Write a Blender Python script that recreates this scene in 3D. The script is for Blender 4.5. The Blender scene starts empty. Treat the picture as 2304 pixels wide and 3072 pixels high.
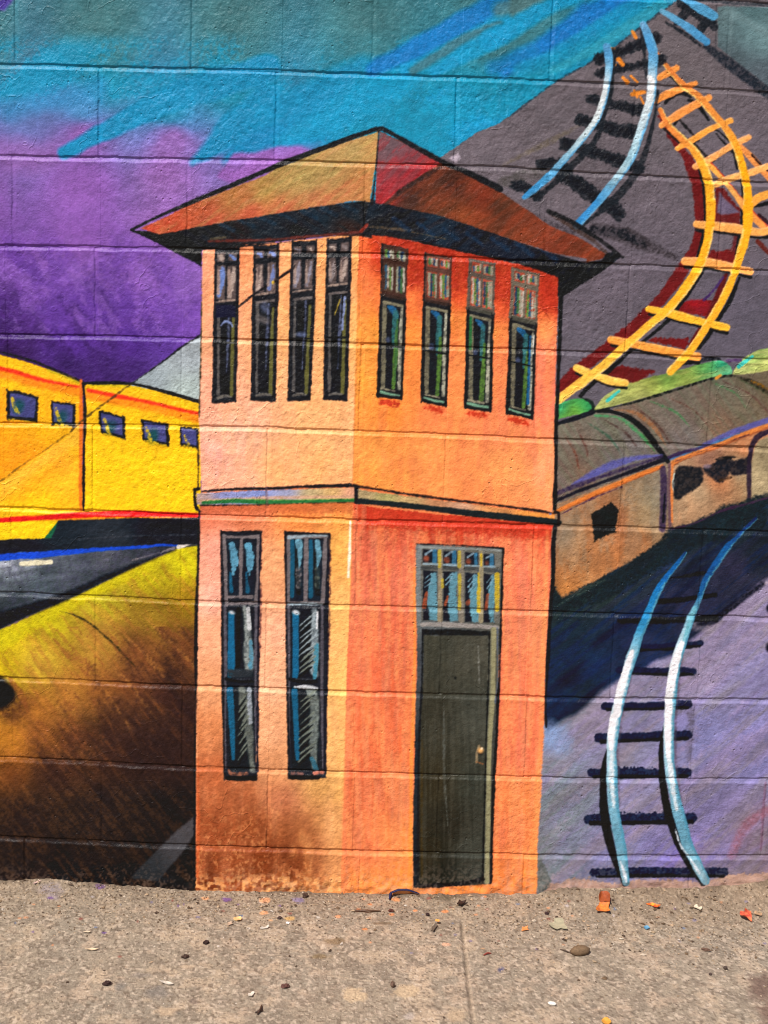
import bpy, math, random
import numpy as np

# ------------------------------------------------------------------ camera, sky, sun, exposure
scene = bpy.context.scene
COL = scene.collection
F_PX = 3000.0                       # focal length in pixels of a 2304 x 3072 picture
PITCH, YAW, ROLL = 0.1117, 0.0103, 0.0329
CAM = np.array([0.0387, -2.3001, 1.0942])

def cam_basis():
    cp, sp, cy, sy, cr, sr = math.cos(PITCH), math.sin(PITCH), math.cos(YAW), math.sin(YAW), math.cos(ROLL), math.sin(ROLL)
    f = np.array([sy * cp, cy * cp, -sp]); rt = np.array([cy, -sy, 0.0]); up = np.cross(rt, f)
    return cr * rt + sr * up, -sr * rt + cr * up, f
RT, UP, FW = cam_basis()

def to_px(P):
    d = P - CAM
    z = d @ FW
    return 1152 + F_PX * (d @ RT) / z, 1536 - F_PX * (d @ UP) / z

def ray_to(px, py, axis, value):
    """point where the sight line of a photo pixel meets the plane axis = value"""
    d = RT * (px - 1152) / F_PX + UP * (1536 - py) / F_PX + FW
    t = (value - CAM[axis]) / d[axis]
    return CAM + d * t

from mathutils import Matrix, Vector
cam_data = bpy.data.cameras.new('camera'); cam = bpy.data.objects.new('camera', cam_data); COL.objects.link(cam)
m = Matrix.Identity(4)
for i in range(3):
    m[i][0], m[i][1], m[i][2], m[i][3] = RT[i], UP[i], -FW[i], CAM[i]
cam.matrix_world = m
cam_data.sensor_fit = 'VERTICAL'; cam_data.sensor_height = 24.0; cam_data.lens = 24.0 * F_PX / 3072
cam_data.clip_start = 0.05; cam_data.clip_end = 200
scene.camera = cam

SUN_EL, SUN_AZ = math.radians(56), math.radians(38)      # azimuth measured to the left of the wall's normal
sun_dir = Vector((-math.sin(SUN_AZ) * math.cos(SUN_EL), -math.cos(SUN_AZ) * math.cos(SUN_EL), math.sin(SUN_EL)))
w = bpy.data.worlds.new('World'); scene.world = w; w.use_nodes = True
nt = w.node_tree; nt.nodes.clear()
sky = nt.nodes.new('ShaderNodeTexSky'); sky.sky_type = 'NISHITA'; sky.sun_disc = False
sky.sun_elevation = SUN_EL; sky.sun_rotation = math.atan2(sun_dir.x, sun_dir.y)
bg = nt.nodes.new('ShaderNodeBackground'); bg.inputs['Strength'].default_value = 0.06
ow = nt.nodes.new('ShaderNodeOutputWorld')
nt.links.new(sky.outputs[0], bg.inputs[0]); nt.links.new(bg.outputs[0], ow.inputs[0])
sl = bpy.data.lights.new('sun', 'SUN'); sl.energy = 4.2; sl.angle = math.radians(0.53); sl.color = (1.0, 0.95, 0.88)
so = bpy.data.objects.new('sun', sl); COL.objects.link(so); so.location = (0, 0, 5)
so.rotation_euler = sun_dir.to_track_quat('Z', 'Y').to_euler()
vs = scene.view_settings
vs.view_transform = 'Standard'; vs.look = 'None'; vs.gamma = 1.0; vs.use_curve_mapping = False
vs.exposure = 0.55
scene.cycles.filter_width = 1.1

# ------------------------------------------------------------------ noise
_rng = np.random.default_rng(7)
_T = _rng.random((256, 256)).astype(np.float32)
def vn(x, y, cell, seed=0, ang=0.0, stretch=1.0, rot=None):
    """value noise 0..1; ang (degrees) = direction along which it is stretched (picture x right, y down)"""
    if ang or stretch != 1.0:
        a = math.radians(ang); c, s = math.cos(a), math.sin(a)
        x, y = (x * c + y * s) / stretch, (-x * s + y * c)
    x = x / cell + seed * 17.37; y = y / cell + seed * 9.73
    xi = np.floor(x); yi = np.floor(y); fx = (x - xi).astype(np.float32); fy = (y - yi).astype(np.float32)
    xi = xi.astype(np.int32); yi = yi.astype(np.int32)
    fx = fx * fx * (3 - 2 * fx); fy = fy * fy * (3 - 2 * fy)
    x0 = xi & 255; x1 = (xi + 1) & 255; y0 = yi & 255; y1 = (yi + 1) & 255
    a0 = _T[y0, x0]; a1 = _T[y0, x1]; b0 = _T[y1, x0]; b1 = _T[y1, x1]
    return (a0 + (a1 - a0) * fx) * (1 - fy) + (b0 + (b1 - b0) * fx) * fy
def fbm(x, y, cell, seed=0, oct=3, ang=0.0, stretch=1.0):
    t = 0; a = 1.0; n = 0
    for k in range(oct):
        t = t + a * vn(x, y, cell / 2 ** k, seed + k * 3, ang, stretch); n += a; a *= 0.55
    return t / n
def sstep(a, b, x):
    t = np.clip((x - a) / (b - a), 0, 1)
    return t * t * (3 - 2 * t)
def lin(c):
    c = np.asarray(c, np.float32) / 255.0
    return np.where(c <= 0.04045, c / 12.92, ((c + 0.055) / 1.055) ** 2.4)

# ------------------------------------------------------------------ the mural, painted on a canvas in wall coordinates
S = 0.5
CX0, CY0, CX1, CY1 = -700, -420, 3000, 2780
CW, CH = int((CX1 - CX0) * S), int((CY1 - CY0) * S)
C = np.zeros((CH, CW, 3), np.float32)           # sRGB 0..255 while painting
ID = np.zeros((CH, CW), np.int32)
_gx = (np.arange(CW, dtype=np.float32) + 0.5) / S + CX0
_gy = (np.arange(CH, dtype=np.float32) + 0.5) / S + CY0
GX, GY = np.meshgrid(_gx, _gy)
FINE = vn(GX, GY, 5, 1) * 0.6 + vn(GX, GY, 9, 2) * 0.4        # paint tooth
WOB = vn(GX, GY, 60, 3) * .7 + vn(GX, GY, 24, 33) * .3 - 0.5
MID = fbm(GX, GY, 60, 4)
BIG = fbm(GX, GY, 240, 5)

REG = dict(f=(0, 0, .72005), r1=(0, 0, 2.074), r2=(700, 0, 2.074), r3=(1500, 0, 2.0634), r4=(0, 600, 2.074), r5=(0, 1300, 2.074), r6=(0, 2000, 2.074),
           u1=(560, 650, 2.765), u2=(1060, 650, 2.37), u3=(1650, 550, 2.537), u4=(1604, 1000, 2.37), u5=(560, 1400, 2.765), u6=(560, 1950, 2.765),
           v1=(1100, 1450, 2.765), v2=(1100, 2000, 2.765), v3=(1604, 1550, 2.37), v4=(1604, 2100, 2.37))
def P(r, *pts):
    ox, oy, s = REG[r]
    return [(ox + x / s, oy + y / s) for x, y in pts]
def W(r, v): return v / REG[r][2]
def curve(pts, n=8, closed=False):
    p = np.array(pts, float)
    if len(p) < 3: return [tuple(q) for q in p]
    q = np.vstack([p[-1], p, p[:2]]) if closed else np.vstack([2 * p[0] - p[1], p, 2 * p[-1] - p[-2]])
    out = []
    for i in range(len(q) - 3):
        a, b, c, d = q[i:i + 4]
        for k in range(n):
            t = k / n
            out.append(0.5 * ((2 * b) + (-a + c) * t + (2 * a - 5 * b + 4 * c - d) * t * t + (-a + 3 * b - 3 * c + d) * t ** 3))
    if not closed: out.append(p[-1])
    return [tuple(o) for o in out]

def box(pts, m):
    a = np.array(pts)
    x0 = max(0, int((a[:, 0].min() - m - CX0) * S)); x1 = min(CW, int((a[:, 0].max() + m - CX0) * S) + 2)
    y0 = max(0, int((a[:, 1].min() - m - CY0) * S)); y1 = min(CH, int((a[:, 1].max() + m - CY0) * S) + 2)
    return slice(y0, y1), slice(x0, x1)
def poly_sd(pts, sl):
    x, y = GX[sl], GY[sl]
    d2 = np.full(x.shape, 1e12, np.float32); ins = np.zeros(x.shape, bool)
    n = len(pts)
    for i in range(n):
        (ax, ay), (bx, by) = pts[i], pts[(i + 1) % n]
        ex, ey = bx - ax, by - ay; L = ex * ex + ey * ey
        if L < 1e-6: continue
        wx, wy = x - ax, y - ay
        t = np.clip((wx * ex + wy * ey) / L, 0, 1)
        d2 = np.minimum(d2, (wx - t * ex) ** 2 + (wy - t * ey) ** 2)
        if ay != by:
            c = (ay > y) != (by > y)
            ins ^= c & (x < ex * (y - ay) / ey + ax)
    d = np.sqrt(d2)
    return np.where(ins, -d, d)
def line_sd(pts, width, sl):
    x, y = GX[sl], GY[sl]
    p = np.array(pts, float); n = len(p)
    wd = np.interp(np.linspace(0, 1, n), np.linspace(0, 1, len(np.atleast_1d(width))), np.atleast_1d(width)) if np.ndim(width) else np.full(n, float(width))
    best = np.full(x.shape, 1e9, np.float32); tt = np.zeros(x.shape, np.float32)
    sg = np.zeros(x.shape, np.float32)
    for i in range(n - 1):
        ax, ay = p[i]; ex, ey = p[i + 1] - p[i]; L = ex * ex + ey * ey + 1e-9
        wx, wy = x - ax, y - ay
        t = np.clip((wx * ex + wy * ey) / L, 0, 1)
        dd = np.sqrt((wx - t * ex) ** 2 + (wy - t * ey) ** 2)
        d = dd - (wd[i] * (1 - t) + wd[i + 1] * t) / 2
        mk = d < best
        best = np.where(mk, d, best); tt = np.where(mk, (i + t) / (n - 1), tt)
        sg = np.where(mk, np.sign(ex * wy - ey * wx) * dd / (np.maximum(wd[i], 1) / 2), sg)
    return best, tt, sg
def idw(ctrl, sl, power=3.0):
    """smooth blend between colour samples (x, y, rgb)"""
    x, y = GX[sl][::4, ::4], GY[sl][::4, ::4]
    acc = np.zeros(x.shape + (3,), np.float32); ws = np.zeros(x.shape, np.float32)
    for cx, cy, c in ctrl:
        wgt = 1.0 / (((x - cx) ** 2 + (y - cy) ** 2 + 900.0) ** (power / 2))
        acc += wgt[..., None] * np.asarray(c, np.float32); ws += wgt
    a = acc / ws[..., None]
    H, Wd = GX[sl].shape
    yi = np.minimum(np.arange(H) / 4.0, a.shape[0] - 1); xi = np.minimum(np.arange(Wd) / 4.0, a.shape[1] - 1)
    y0 = yi.astype(int); x0 = xi.astype(int); y1 = np.minimum(y0 + 1, a.shape[0] - 1); x1 = np.minimum(x0 + 1, a.shape[1] - 1)
    fy = (yi - y0)[:, None, None].astype(np.float32); fx = (xi - x0)[None, :, None].astype(np.float32)
    return (a[y0][:, x0] * (1 - fx) + a[y0][:, x1] * fx) * (1 - fy) + (a[y1][:, x0] * (1 - fx) + a[y1][:, x1] * fx) * fy

def lay(sl, mask, col, own=None, own_at=0.5):
    col = np.asarray(col, np.float32)
    C[sl] = C[sl] * (1 - mask[..., None]) + col * mask[..., None]
    if own is not None:
        ID[sl] = np.where(mask > own_at, own, ID[sl])
def drymask(m, dry, sl, seed=0):
    """dry brush: the paint catches only the high tooth of the wall"""
    if dry <= 0: return m
    n = FINE[sl] * 0.75 + MID[sl] * 0.25
    return m * (1 - dry * sstep(0.42, 0.62, n + 0.12 * (1 - m)))
def fill(pts, col, own=None, soft=2.6, wob=4.0, rough=1.8, dry=0.0, alpha=1.0, streak=None, tone=0.0, grain=0.05, clip=None):
    """col: rgb, or list of (x, y, rgb) samples.  streak = (angle, cell, stretch, amount, rgb or None)"""
    sl = box(pts, soft + wob + 6)
    if sl[0].stop <= sl[0].start or sl[1].stop <= sl[1].start: return
    d = poly_sd(pts, sl) + wob * WOB[sl] * 2 + rough * (FINE[sl] - 0.5) * 2
    m = np.clip(0.5 - d / soft, 0, 1)
    if clip is not None: m = m * clip(sl)
    m = drymask(m, dry, sl) * alpha
    c = idw(col, sl) if isinstance(col, list) else np.broadcast_to(np.asarray(col, np.float32), m.shape + (3,)).copy()
    for st in ([streak] if isinstance(streak, tuple) else (streak or [])):
        ang, cell, strh, amt, c2 = st
        n = fbm(GX[sl], GY[sl], cell, int(cell) + int(ang) % 50, 3, ang, strh)
        if c2 is None: c = c * (1 + amt * (n - 0.5) * 2)[..., None]
        else:
            k = (amt * sstep(0.44, 0.70, n + 0.22 * (FINE[sl] - .5)))[..., None]
            c = c * (1 - k) + np.asarray(c2, np.float32) * k
    c = c * (1 + grain * (FINE[sl] - 0.5) * 2 + tone * (MID[sl] - 0.5) * 2)[..., None]
    lay(sl, m, c, own)
def stroke(pts, width, col, own=None, soft=2.6, wob=2.0, rough=1.5, dry=0.0, alpha=1.0, sm=True, edge=None, grain=0.06, fade=None):
    """brush stroke; col rgb or list of rgb along it; edge = (rgb, amount) on one flank; fade = (start, end) alpha"""
    if sm: pts = curve(pts, 5)
    mw = float(np.max(width))
    sl = box(pts, mw / 2 + soft + wob + 6)
    if sl[0].stop <= sl[0].start or sl[1].stop <= sl[1].start: return
    d, t, sg = line_sd(pts, width, sl)
    d = d + wob * WOB[sl] * 2 + rough * (FINE[sl] - 0.5) * 2
    m = drymask(np.clip(0.5 - d / soft, 0, 1), dry, sl) * alpha
    if fade: m = m * (fade[0] + (fade[1] - fade[0]) * t)
    ca = np.asarray(col, np.float32)
    if ca.ndim == 2:
        k = np.linspace(0, 1, len(ca)); tj = np.clip(t + 0.05 * (MID[sl] - .5), 0, 1)
        c = np.stack([np.interp(tj, k, ca[:, i]) for i in range(3)], -1).astype(np.float32)
    else: c = np.broadcast_to(ca, m.shape + (3,)).copy()
    if edge is not None:
        e = sstep(edge[2] if len(edge) > 2 else 0.1, 0.9, sg * edge[1] + 0.7 * (FINE[sl] - .5))[..., None]
        c = c * (1 - e) + np.asarray(edge[0], np.float32) * e
    c = c * (1 + grain * (FINE[sl] - 0.5) * 2)[..., None]
    lay(sl, m, c, own)
def smear(cx, cy, rx, ry, col, alpha=0.6, ang=0, dry=0.0, own=None):
    r = max(rx, ry) * 1.3
    sl = box([(cx - r, cy - r), (cx + r, cy + r)], 2)
    if sl[0].stop <= sl[0].start or sl[1].stop <= sl[1].start: return
    a = math.radians(ang); x = GX[sl] - cx; y = GY[sl] - cy
    u = (x * math.cos(a) + y * math.sin(a)) / rx; v = (-x * math.sin(a) + y * math.cos(a)) / ry
    q = np.sqrt(u * u + v * v) + 0.5 * (MID[sl] - 0.5) + 0.35 * WOB[sl]
    m = drymask(np.clip((1 - q) * 1.6, 0, 1), dry, sl) * alpha
    lay(sl, m, col, own)

# who owns which stretch of paint:   id -> (figure, part, nth part, sub-part, nth sub-part)
OWN = {}
def own(fig, part=None, k=0, sub=None, j=0):
    key = (fig, part, k, sub, j)
    for i, v in OWN.items():
        if v == key: return i
    i = 1000 + len(OWN); OWN[i] = key
    return i
BK = (26, 24, 27)

def paint_background():
    full = (slice(0, CH), slice(0, CW))
    # sky, teal to cyan to purple
    ctl = []
    for x in (-600, -100, 300, 700, 1100, 1500):
        ctl += [(x, -300, (62, 108, 116)), (x, 60, (66, 114, 118)), (x, 150, (62, 120, 128)), (x, 250, (34, 138, 166))]
    for x in (-600, -100, 250):
        ctl += [(x, 330, (70, 132, 180)), (x, 400, (138, 94, 168)), (x, 560, (134, 90, 166)), (x, 700, (130, 86, 164))]
    for x in (500, 800):
        ctl += [(x, 330, (40, 140, 175)), (x, 420, (120, 112, 182)), (x, 520, (144, 102, 170)), (x, 700, (144, 102, 172))]
    for x in (1100, 1400):
        ctl += [(x, 330, (26, 142, 176)), (x, 450, (30, 138, 170))]
    for x in (-500, 0): ctl += [(x, 820, (118, 76, 160)), (x, 930, (88, 50, 132)), (x, 1010, (66, 34, 100)), (x, 1080, (46, 24, 58))]
    for x in (200, 400): ctl += [(x, 830, (132, 90, 172)), (x, 940, (104, 64, 152)), (x, 1030, (86, 48, 140)), (x, 1110, (66, 38, 104))]
    ctl += [(580, 830, (140, 100, 182)), (570, 950, (118, 76, 168)), (480, 1080, (96, 60, 150)), (1700, 300, (30, 136, 170)), (2000, 300, (40, 120, 150))]
    C[full] = idw(ctl, full, 4.0)
    C[full] *= (1 + 0.05 * (FINE - .5) * 2 + 0.10 * (MID - .5) * 2)[..., None]
    # mottled cyan on the teal, purple dabbed darker
    def mott(x0, y0, x1, y1, c, a, cell=120, ang=-38, strh=3, th=.5, seed=11, feather=60):
        sl = box([(x0, y0), (x1, y1)], 0)
        n = fbm(GX[sl], GY[sl], cell, seed, 3, ang, strh)
        e = np.minimum(np.minimum(sstep(0, feather, GX[sl] - x0), sstep(0, feather, x1 - GX[sl])), np.minimum(sstep(0, feather, GY[sl] - y0), sstep(0, feather, y1 - GY[sl])))
        lay(sl, a * e * sstep(th - .05, th + .2, n + .35 * (FINE[sl] - .5)), c)
    mott(-700, 90, 1300, 330, (24, 146, 184), .75, 130)
    mott(760, 230, 1600, 460, (16, 150, 196), .85, 110, seed=15, th=.40)
    mott(-700, 420, 900, 560, (144, 100, 176), .2, 90, seed=18)
    mott(-700, 640, 620, 1130, (88, 50, 140), .5, 60, ang=60, strh=2.5, seed=21, th=.46, feather=160)
    mott(-700, 780, 420, 1180, (50, 26, 76), .4, 34, ang=60, strh=3, seed=24, th=.50, feather=120)
    mott(-700, 740, 640, 1040, (140, 100, 184), .45, 22, ang=60, strh=2.5, seed=27, th=.52)
    ctlp = 0
    smear(520, 440, 130, 70, (144, 101, 170), .8, -6)
    smear(60, 470, 160, 70, (144, 101, 170), .7, 0)
    # strokes of cyan and blue
    cy = (16, 138, 180)
    stroke(P('r1', (400, 950), (700, 790), (1100, 600), (1659, 430)), [30, 60, 90, 90], cy, soft=14, wob=8, alpha=.95)
    stroke(P('r1', (1200, 1010), (1400, 850), (1659, 640)), [24, 80, 110], cy, soft=18, wob=8, alpha=.9)
    stroke(P('r1', (60, 690), (600, 560)), [50, 70], (52, 134, 184), soft=40, wob=12, alpha=.6)
    stroke(P('r2', (0, 980), (350, 720), (800, 400)), [60, 120, 60], cy, soft=30, wob=10, alpha=.8)
    stroke(P('r2', (300, 900), (800, 620), (1300, 300)), [50, 110, 70], (22, 150, 190), soft=30, wob=8, alpha=.7)
    fill(P('r2', (0, 960), (400, 905), (520, 935), (0, 1150), (-100, 1100)), (156, 104, 186), soft=12, wob=8, alpha=.9)
    stroke(P('r2', (1080, 430), (1300, 300), (1659, 110)), [40, 50, 70], (22, 148, 196), soft=14, wob=6, alpha=.85)
    stroke(P('r2', (860, 430), (1150, 290), (1659, 10)), [36, 60, 60], (16, 120, 186), soft=16, wob=7, alpha=.95)
    stroke(P('r2', (1120, 440), (1400, 270), (1659, 160)), [30, 36, 36], (70, 118, 128), soft=12, wob=6, alpha=.9)
    stroke(P('r2', (1250, 450), (1450, 330), (1659, 220)), [30, 50, 60], (20, 148, 194), soft=14, wob=6, alpha=.8)
    stroke(P('r3', (0, 60), (200, 10), (300, -40)), [50, 50, 50], (84, 120, 122), soft=20, wob=6, alpha=.8)
    stroke(P('r3', (-60, 250), (250, 70), (520, -60)), [60, 50, 50], (22, 150, 196), soft=16, wob=8, alpha=.9)
    stroke(P('r3', (40, 430), (300, 280), (560, 110), (820, -20)), [36, 70, 90, 70], (14, 116, 186), soft=22, wob=10, alpha=.95)
    stroke(P('r3', (-40, 420), (200, 330)), [40, 50], (20, 122, 176), soft=24, wob=8, alpha=.8)
    stroke(P('r3', (120, 440), (420, 300), (760, 90), (960, -20)), [40, 50, 50, 50], (30, 140, 176), soft=14, wob=6, alpha=.8)
    stroke(P('r3', (330, 440), (640, 270), (1000, 30)), [24, 30, 40], (52, 150, 172), soft=10, wob=5, alpha=.8)
    stroke(P('r3', (-40, 680), (200, 560), (340, 500)), [60, 70, 40], (22, 140, 170), soft=22, wob=8, alpha=.8)
    # upper left corner: a touch of violet
    fill(P('r1', (-900, -300), (90, -300), (90, 0), (30, 70), (-900, 60)), (74, 56, 140), soft=10, wob=6)
    # warm grey field on the right
    grey = [(1400, 560, (106, 98, 103)), (1700, 400, (102, 94, 98)), (2000, 200, (104, 96, 98)), (2200, 600, (104, 96, 102)), (1900, 900, (100, 92, 100)), (2200, 1000, (96, 90, 100)), (1800, 1150, (100, 94, 102))]
    edge = P('r3', (-420, 1010), (-160, 830), (0, 760), (340, 510), (640, 340), (880, 160), (1080, 15), (1500, -300))
    fill(edge + [(3100, -420), (3100, 1300), (1640, 1300), (1640, 800), (1297, 500)], grey, soft=3, wob=2.5, rough=2, tone=.05, streak=(-35, 70, 4, .05, None))
    stroke(P('r3', (60, 725), (340, 510), (640, 340), (880, 160), (1080, 15)), 6, (42, 50, 60), dry=.6, alpha=.75)
    fill(P('r2', (1340, 985), (1400, 950), (1415, 985), (1385, 1010)), (168, 158, 168), soft=3, wob=2)
    # beam in the top right corner
    fill(P('r3', (1345, 40), (1659, 45), (2900, 60), (2900, 1500), (1659, 540), (1345, 290)), [(2170, 60, (92, 114, 116)), (2290, 100, (104, 132, 134)), (2180, 200, (76, 88, 92)), (2290, 240, (86, 96, 102)), (2260, 30, (84, 112, 114))], soft=6, wob=3, streak=(38, 50, 5, .1, None))
    stroke(P('r3', (1400, 60), (1659, 210)), 22, (112, 138, 140), soft=12, alpha=.6)
    stroke(P('r3', (1340, 30), (1335, 300)), 5, (46, 46, 50), alpha=.5)
    stroke(P('r3', (1280, 290), (1400, 380), (1659, 575), (2600, 1280)), [20, 34, 34, 34], (40, 40, 46), soft=8, dry=.35)
    stroke(P('r3', (1100, -20), (1380, 12), (1659, 30)), 12, (40, 42, 46), dry=.4, alpha=.8)
    # smudge right of the roof tip
    stroke(P('u3', (340, 340), (600, 410), (950, 560)), [30, 55, 14], (60, 52, 54), dry=.55, soft=10)
    stroke(P('u3', (330, 350), (560, 390), (720, 470)), [24, 34, 14], (34, 30, 32), dry=.65, soft=8)
    stroke(P('r3', (20, 1020), (300, 880), (520, 760)), [8, 18, 8], (110, 100, 84), dry=.5, alpha=.7, soft=8)
    stroke(P('r3', (20, 1130), (180, 1080), (300, 1070)), [30, 40, 30], (76, 72, 66), dry=.5, alpha=.6, soft=12)
    stroke(P('r3', (150, 1320), (420, 1444)), [24, 40], (62, 54, 58), dry=.5, alpha=.7, soft=12)
    # pale triangle between the purple and the tower
    fill(P('r4', (790, 1150), (820, 1135), (1240, 840), (1300, 840), (1300, 1330), (1000, 1240)), [(450, 1130, (148, 162, 166)), (560, 1060, (160, 172, 176)), (560, 1180, (172, 190, 184))], soft=3, wob=2, tone=.05)
    # far side of the grey wall: dark navy slope and lavender ground on the right
    lav = [(1640, 2300, (122, 126, 130)), (1650, 2200, (132, 156, 190)), (1680, 2420, (118, 122, 122)), (1680, 2600, (112, 116, 118)), (1800, 2200, (140, 128, 152)), (1900, 2300, (136, 126, 154)),
           (2100, 2050, (150, 134, 162)), (2250, 1850, (156, 140, 168)), (2290, 2000, (140, 126, 168)), (2100, 2200, (130, 122, 172)), (2250, 2250, (132, 122, 176)), (2000, 2450, (140, 124, 164)), (2150, 2500, (128, 112, 158)),
           (2250, 2500, (136, 106, 122)), (2280, 2620, (132, 104, 112)), (1850, 2560, (124, 116, 158)), (2050, 2570, (118, 98, 176)), (2700, 2300, (130, 118, 160)), (1720, 2120, (120, 112, 118))]
    lav = [(a_, b_, tuple(.8 * np.array(c_) + .2 * np.array((130, 130, 138)) + np.array((-4, 3, 6)))) for a_, b_, c_ in lav]
    fill([(1560, 1600), (3100, 1300), (3100, 2800), (1560, 2800)], lav, soft=3, wob=0, rough=0, tone=.06,
         streak=[(-42, 26, 8, .32, (140, 130, 184)), (-42, 50, 6, .30, (160, 134, 152)), (-40, 18, 10, .45, (128, 122, 124)), (-38, 13, 12, .3, (112, 106, 136)), (-40, 40, 7, .10, None)])
    dark = [(1660, 1800, (34, 38, 40)), (1800, 1740, (36, 40, 40)), (1950, 1650, (34, 40, 46)), (2200, 1560, (30, 38, 48)), (1700, 1920, (26, 30, 50)), (1780, 2000, (24, 30, 66)), (1900, 1900, (30, 30, 66)),
            (2050, 1790, (36, 32, 64)), (2200, 1700, (40, 34, 62)), (2280, 1640, (30, 28, 44)), (1660, 2100, (24, 34, 72)), (1750, 2060, (28, 28, 44))]
    dark = [(a_, b_, tuple(np.array(c_) * (1.18, 1.22, 1.0) + (4, 6, 4))) for a_, b_, c_ in dark]
    low = P('v4', (95, 220)) + P('v4', (300, 80)) + P('v3', (500, 1225), (620, 1150), (830, 1045), (1000, 975), (1270, 750), (1400, 640), (1659, 440), (2900, -560))
    fill(P('v3', (60, 400), (400, 300), (900, 60), (1300, -100), (1659, -220), (2900, -900)) + low[::-1] + P('v3', (60, 1422)), dark, soft=14, wob=7, tone=.16,
         streak=[(-38, 12, 11, .42, (22, 38, 84)), (-38, 30, 6, .5, (22, 21, 28)), (-36, 9, 10, .3, (46, 40, 64))])
    stroke(P('v3', (1230, 770), (1350, 690), (1500, 560), (1650, 470)), 9, (178, 164, 178), dry=.2, soft=4)
    stroke(P('v3', (1140, 770), (1250, 780), (1330, 740)), [30, 40, 10], (150, 142, 150), dry=.4, soft=12, alpha=.6)
    stroke(P('v3', (1160, 765), (1270, 742), (1400, 640), (1620, 480)), [8, 20, 18, 16], (22, 20, 32), dry=.2, soft=8)
    smear(*P('v4', (130, 270))[0], 60, 70, (136, 160, 204), .8, -40, .3)
    smear(*P('v4', (60, 1040))[0], 60, 120, (108, 114, 112), .6, 0, .2)
    stroke(P('v4', (1640, 590), (1625, 800), (1610, 1070)), 8, (122, 84, 106), alpha=.5)
    stroke(P('v4', (1400, 1100), (1500, 900), (1659, 780)), [24, 30, 24], (150, 96, 108), dry=.4, alpha=.6, soft=12)
    stroke(P('v4', (1010, 60), (1110, 70), (1100, 420)), [40, 30, 14], (98, 90, 100), dry=.5, alpha=.6, soft=12)
    # black half moon strokes peeping in at the right edge
    for yy in (650, 930): smear(*P('v3', (1665, yy))[0], 12, 18, (26, 20, 34), 1)
    # bare render fringe at the wall foot, right of the tower
    def fringe(pts, c, dry): fill(pts, c, soft=4, wob=9, rough=7, dry=dry)
    fringe(P('v4', (40, 1340), (90, 1290), (250, 1275), (420, 1270), (560, 1290), (760, 1280), (1000, 1270), (1200, 1300), (1330, 1240), (1500, 1240), (1659, 1215), (2400, 1200), (2400, 1700), (40, 1700)), (178, 146, 128), .2)
    fringe([(-700, 2636), (-100, 2630), (0, 2632), (120, 2622), (200, 2636), (330, 2650), (430, 2664), (585, 2672), (585, 2800), (-700, 2800)], (160, 134, 112), .35)
    for k_ in range(60):
        rg = random.Random(k_); x_ = rg.uniform(-100, 2400); y_ = 2668 + rg.uniform(-14, 6) - (26 if x_ < 200 or x_ > 1700 else 0)
        smear(x_, y_, rg.uniform(4, 16), rg.uniform(3, 8), rg.choice([(170, 144, 120), (190, 160, 134), (120, 98, 82)]), .7, rg.uniform(-30, 30), .4)
    fringe(P('v4', (-10, 900), (20, 1100), (130, 1290), (60, 1380), (-30, 1380)), (98, 102, 98), .3)

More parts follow.
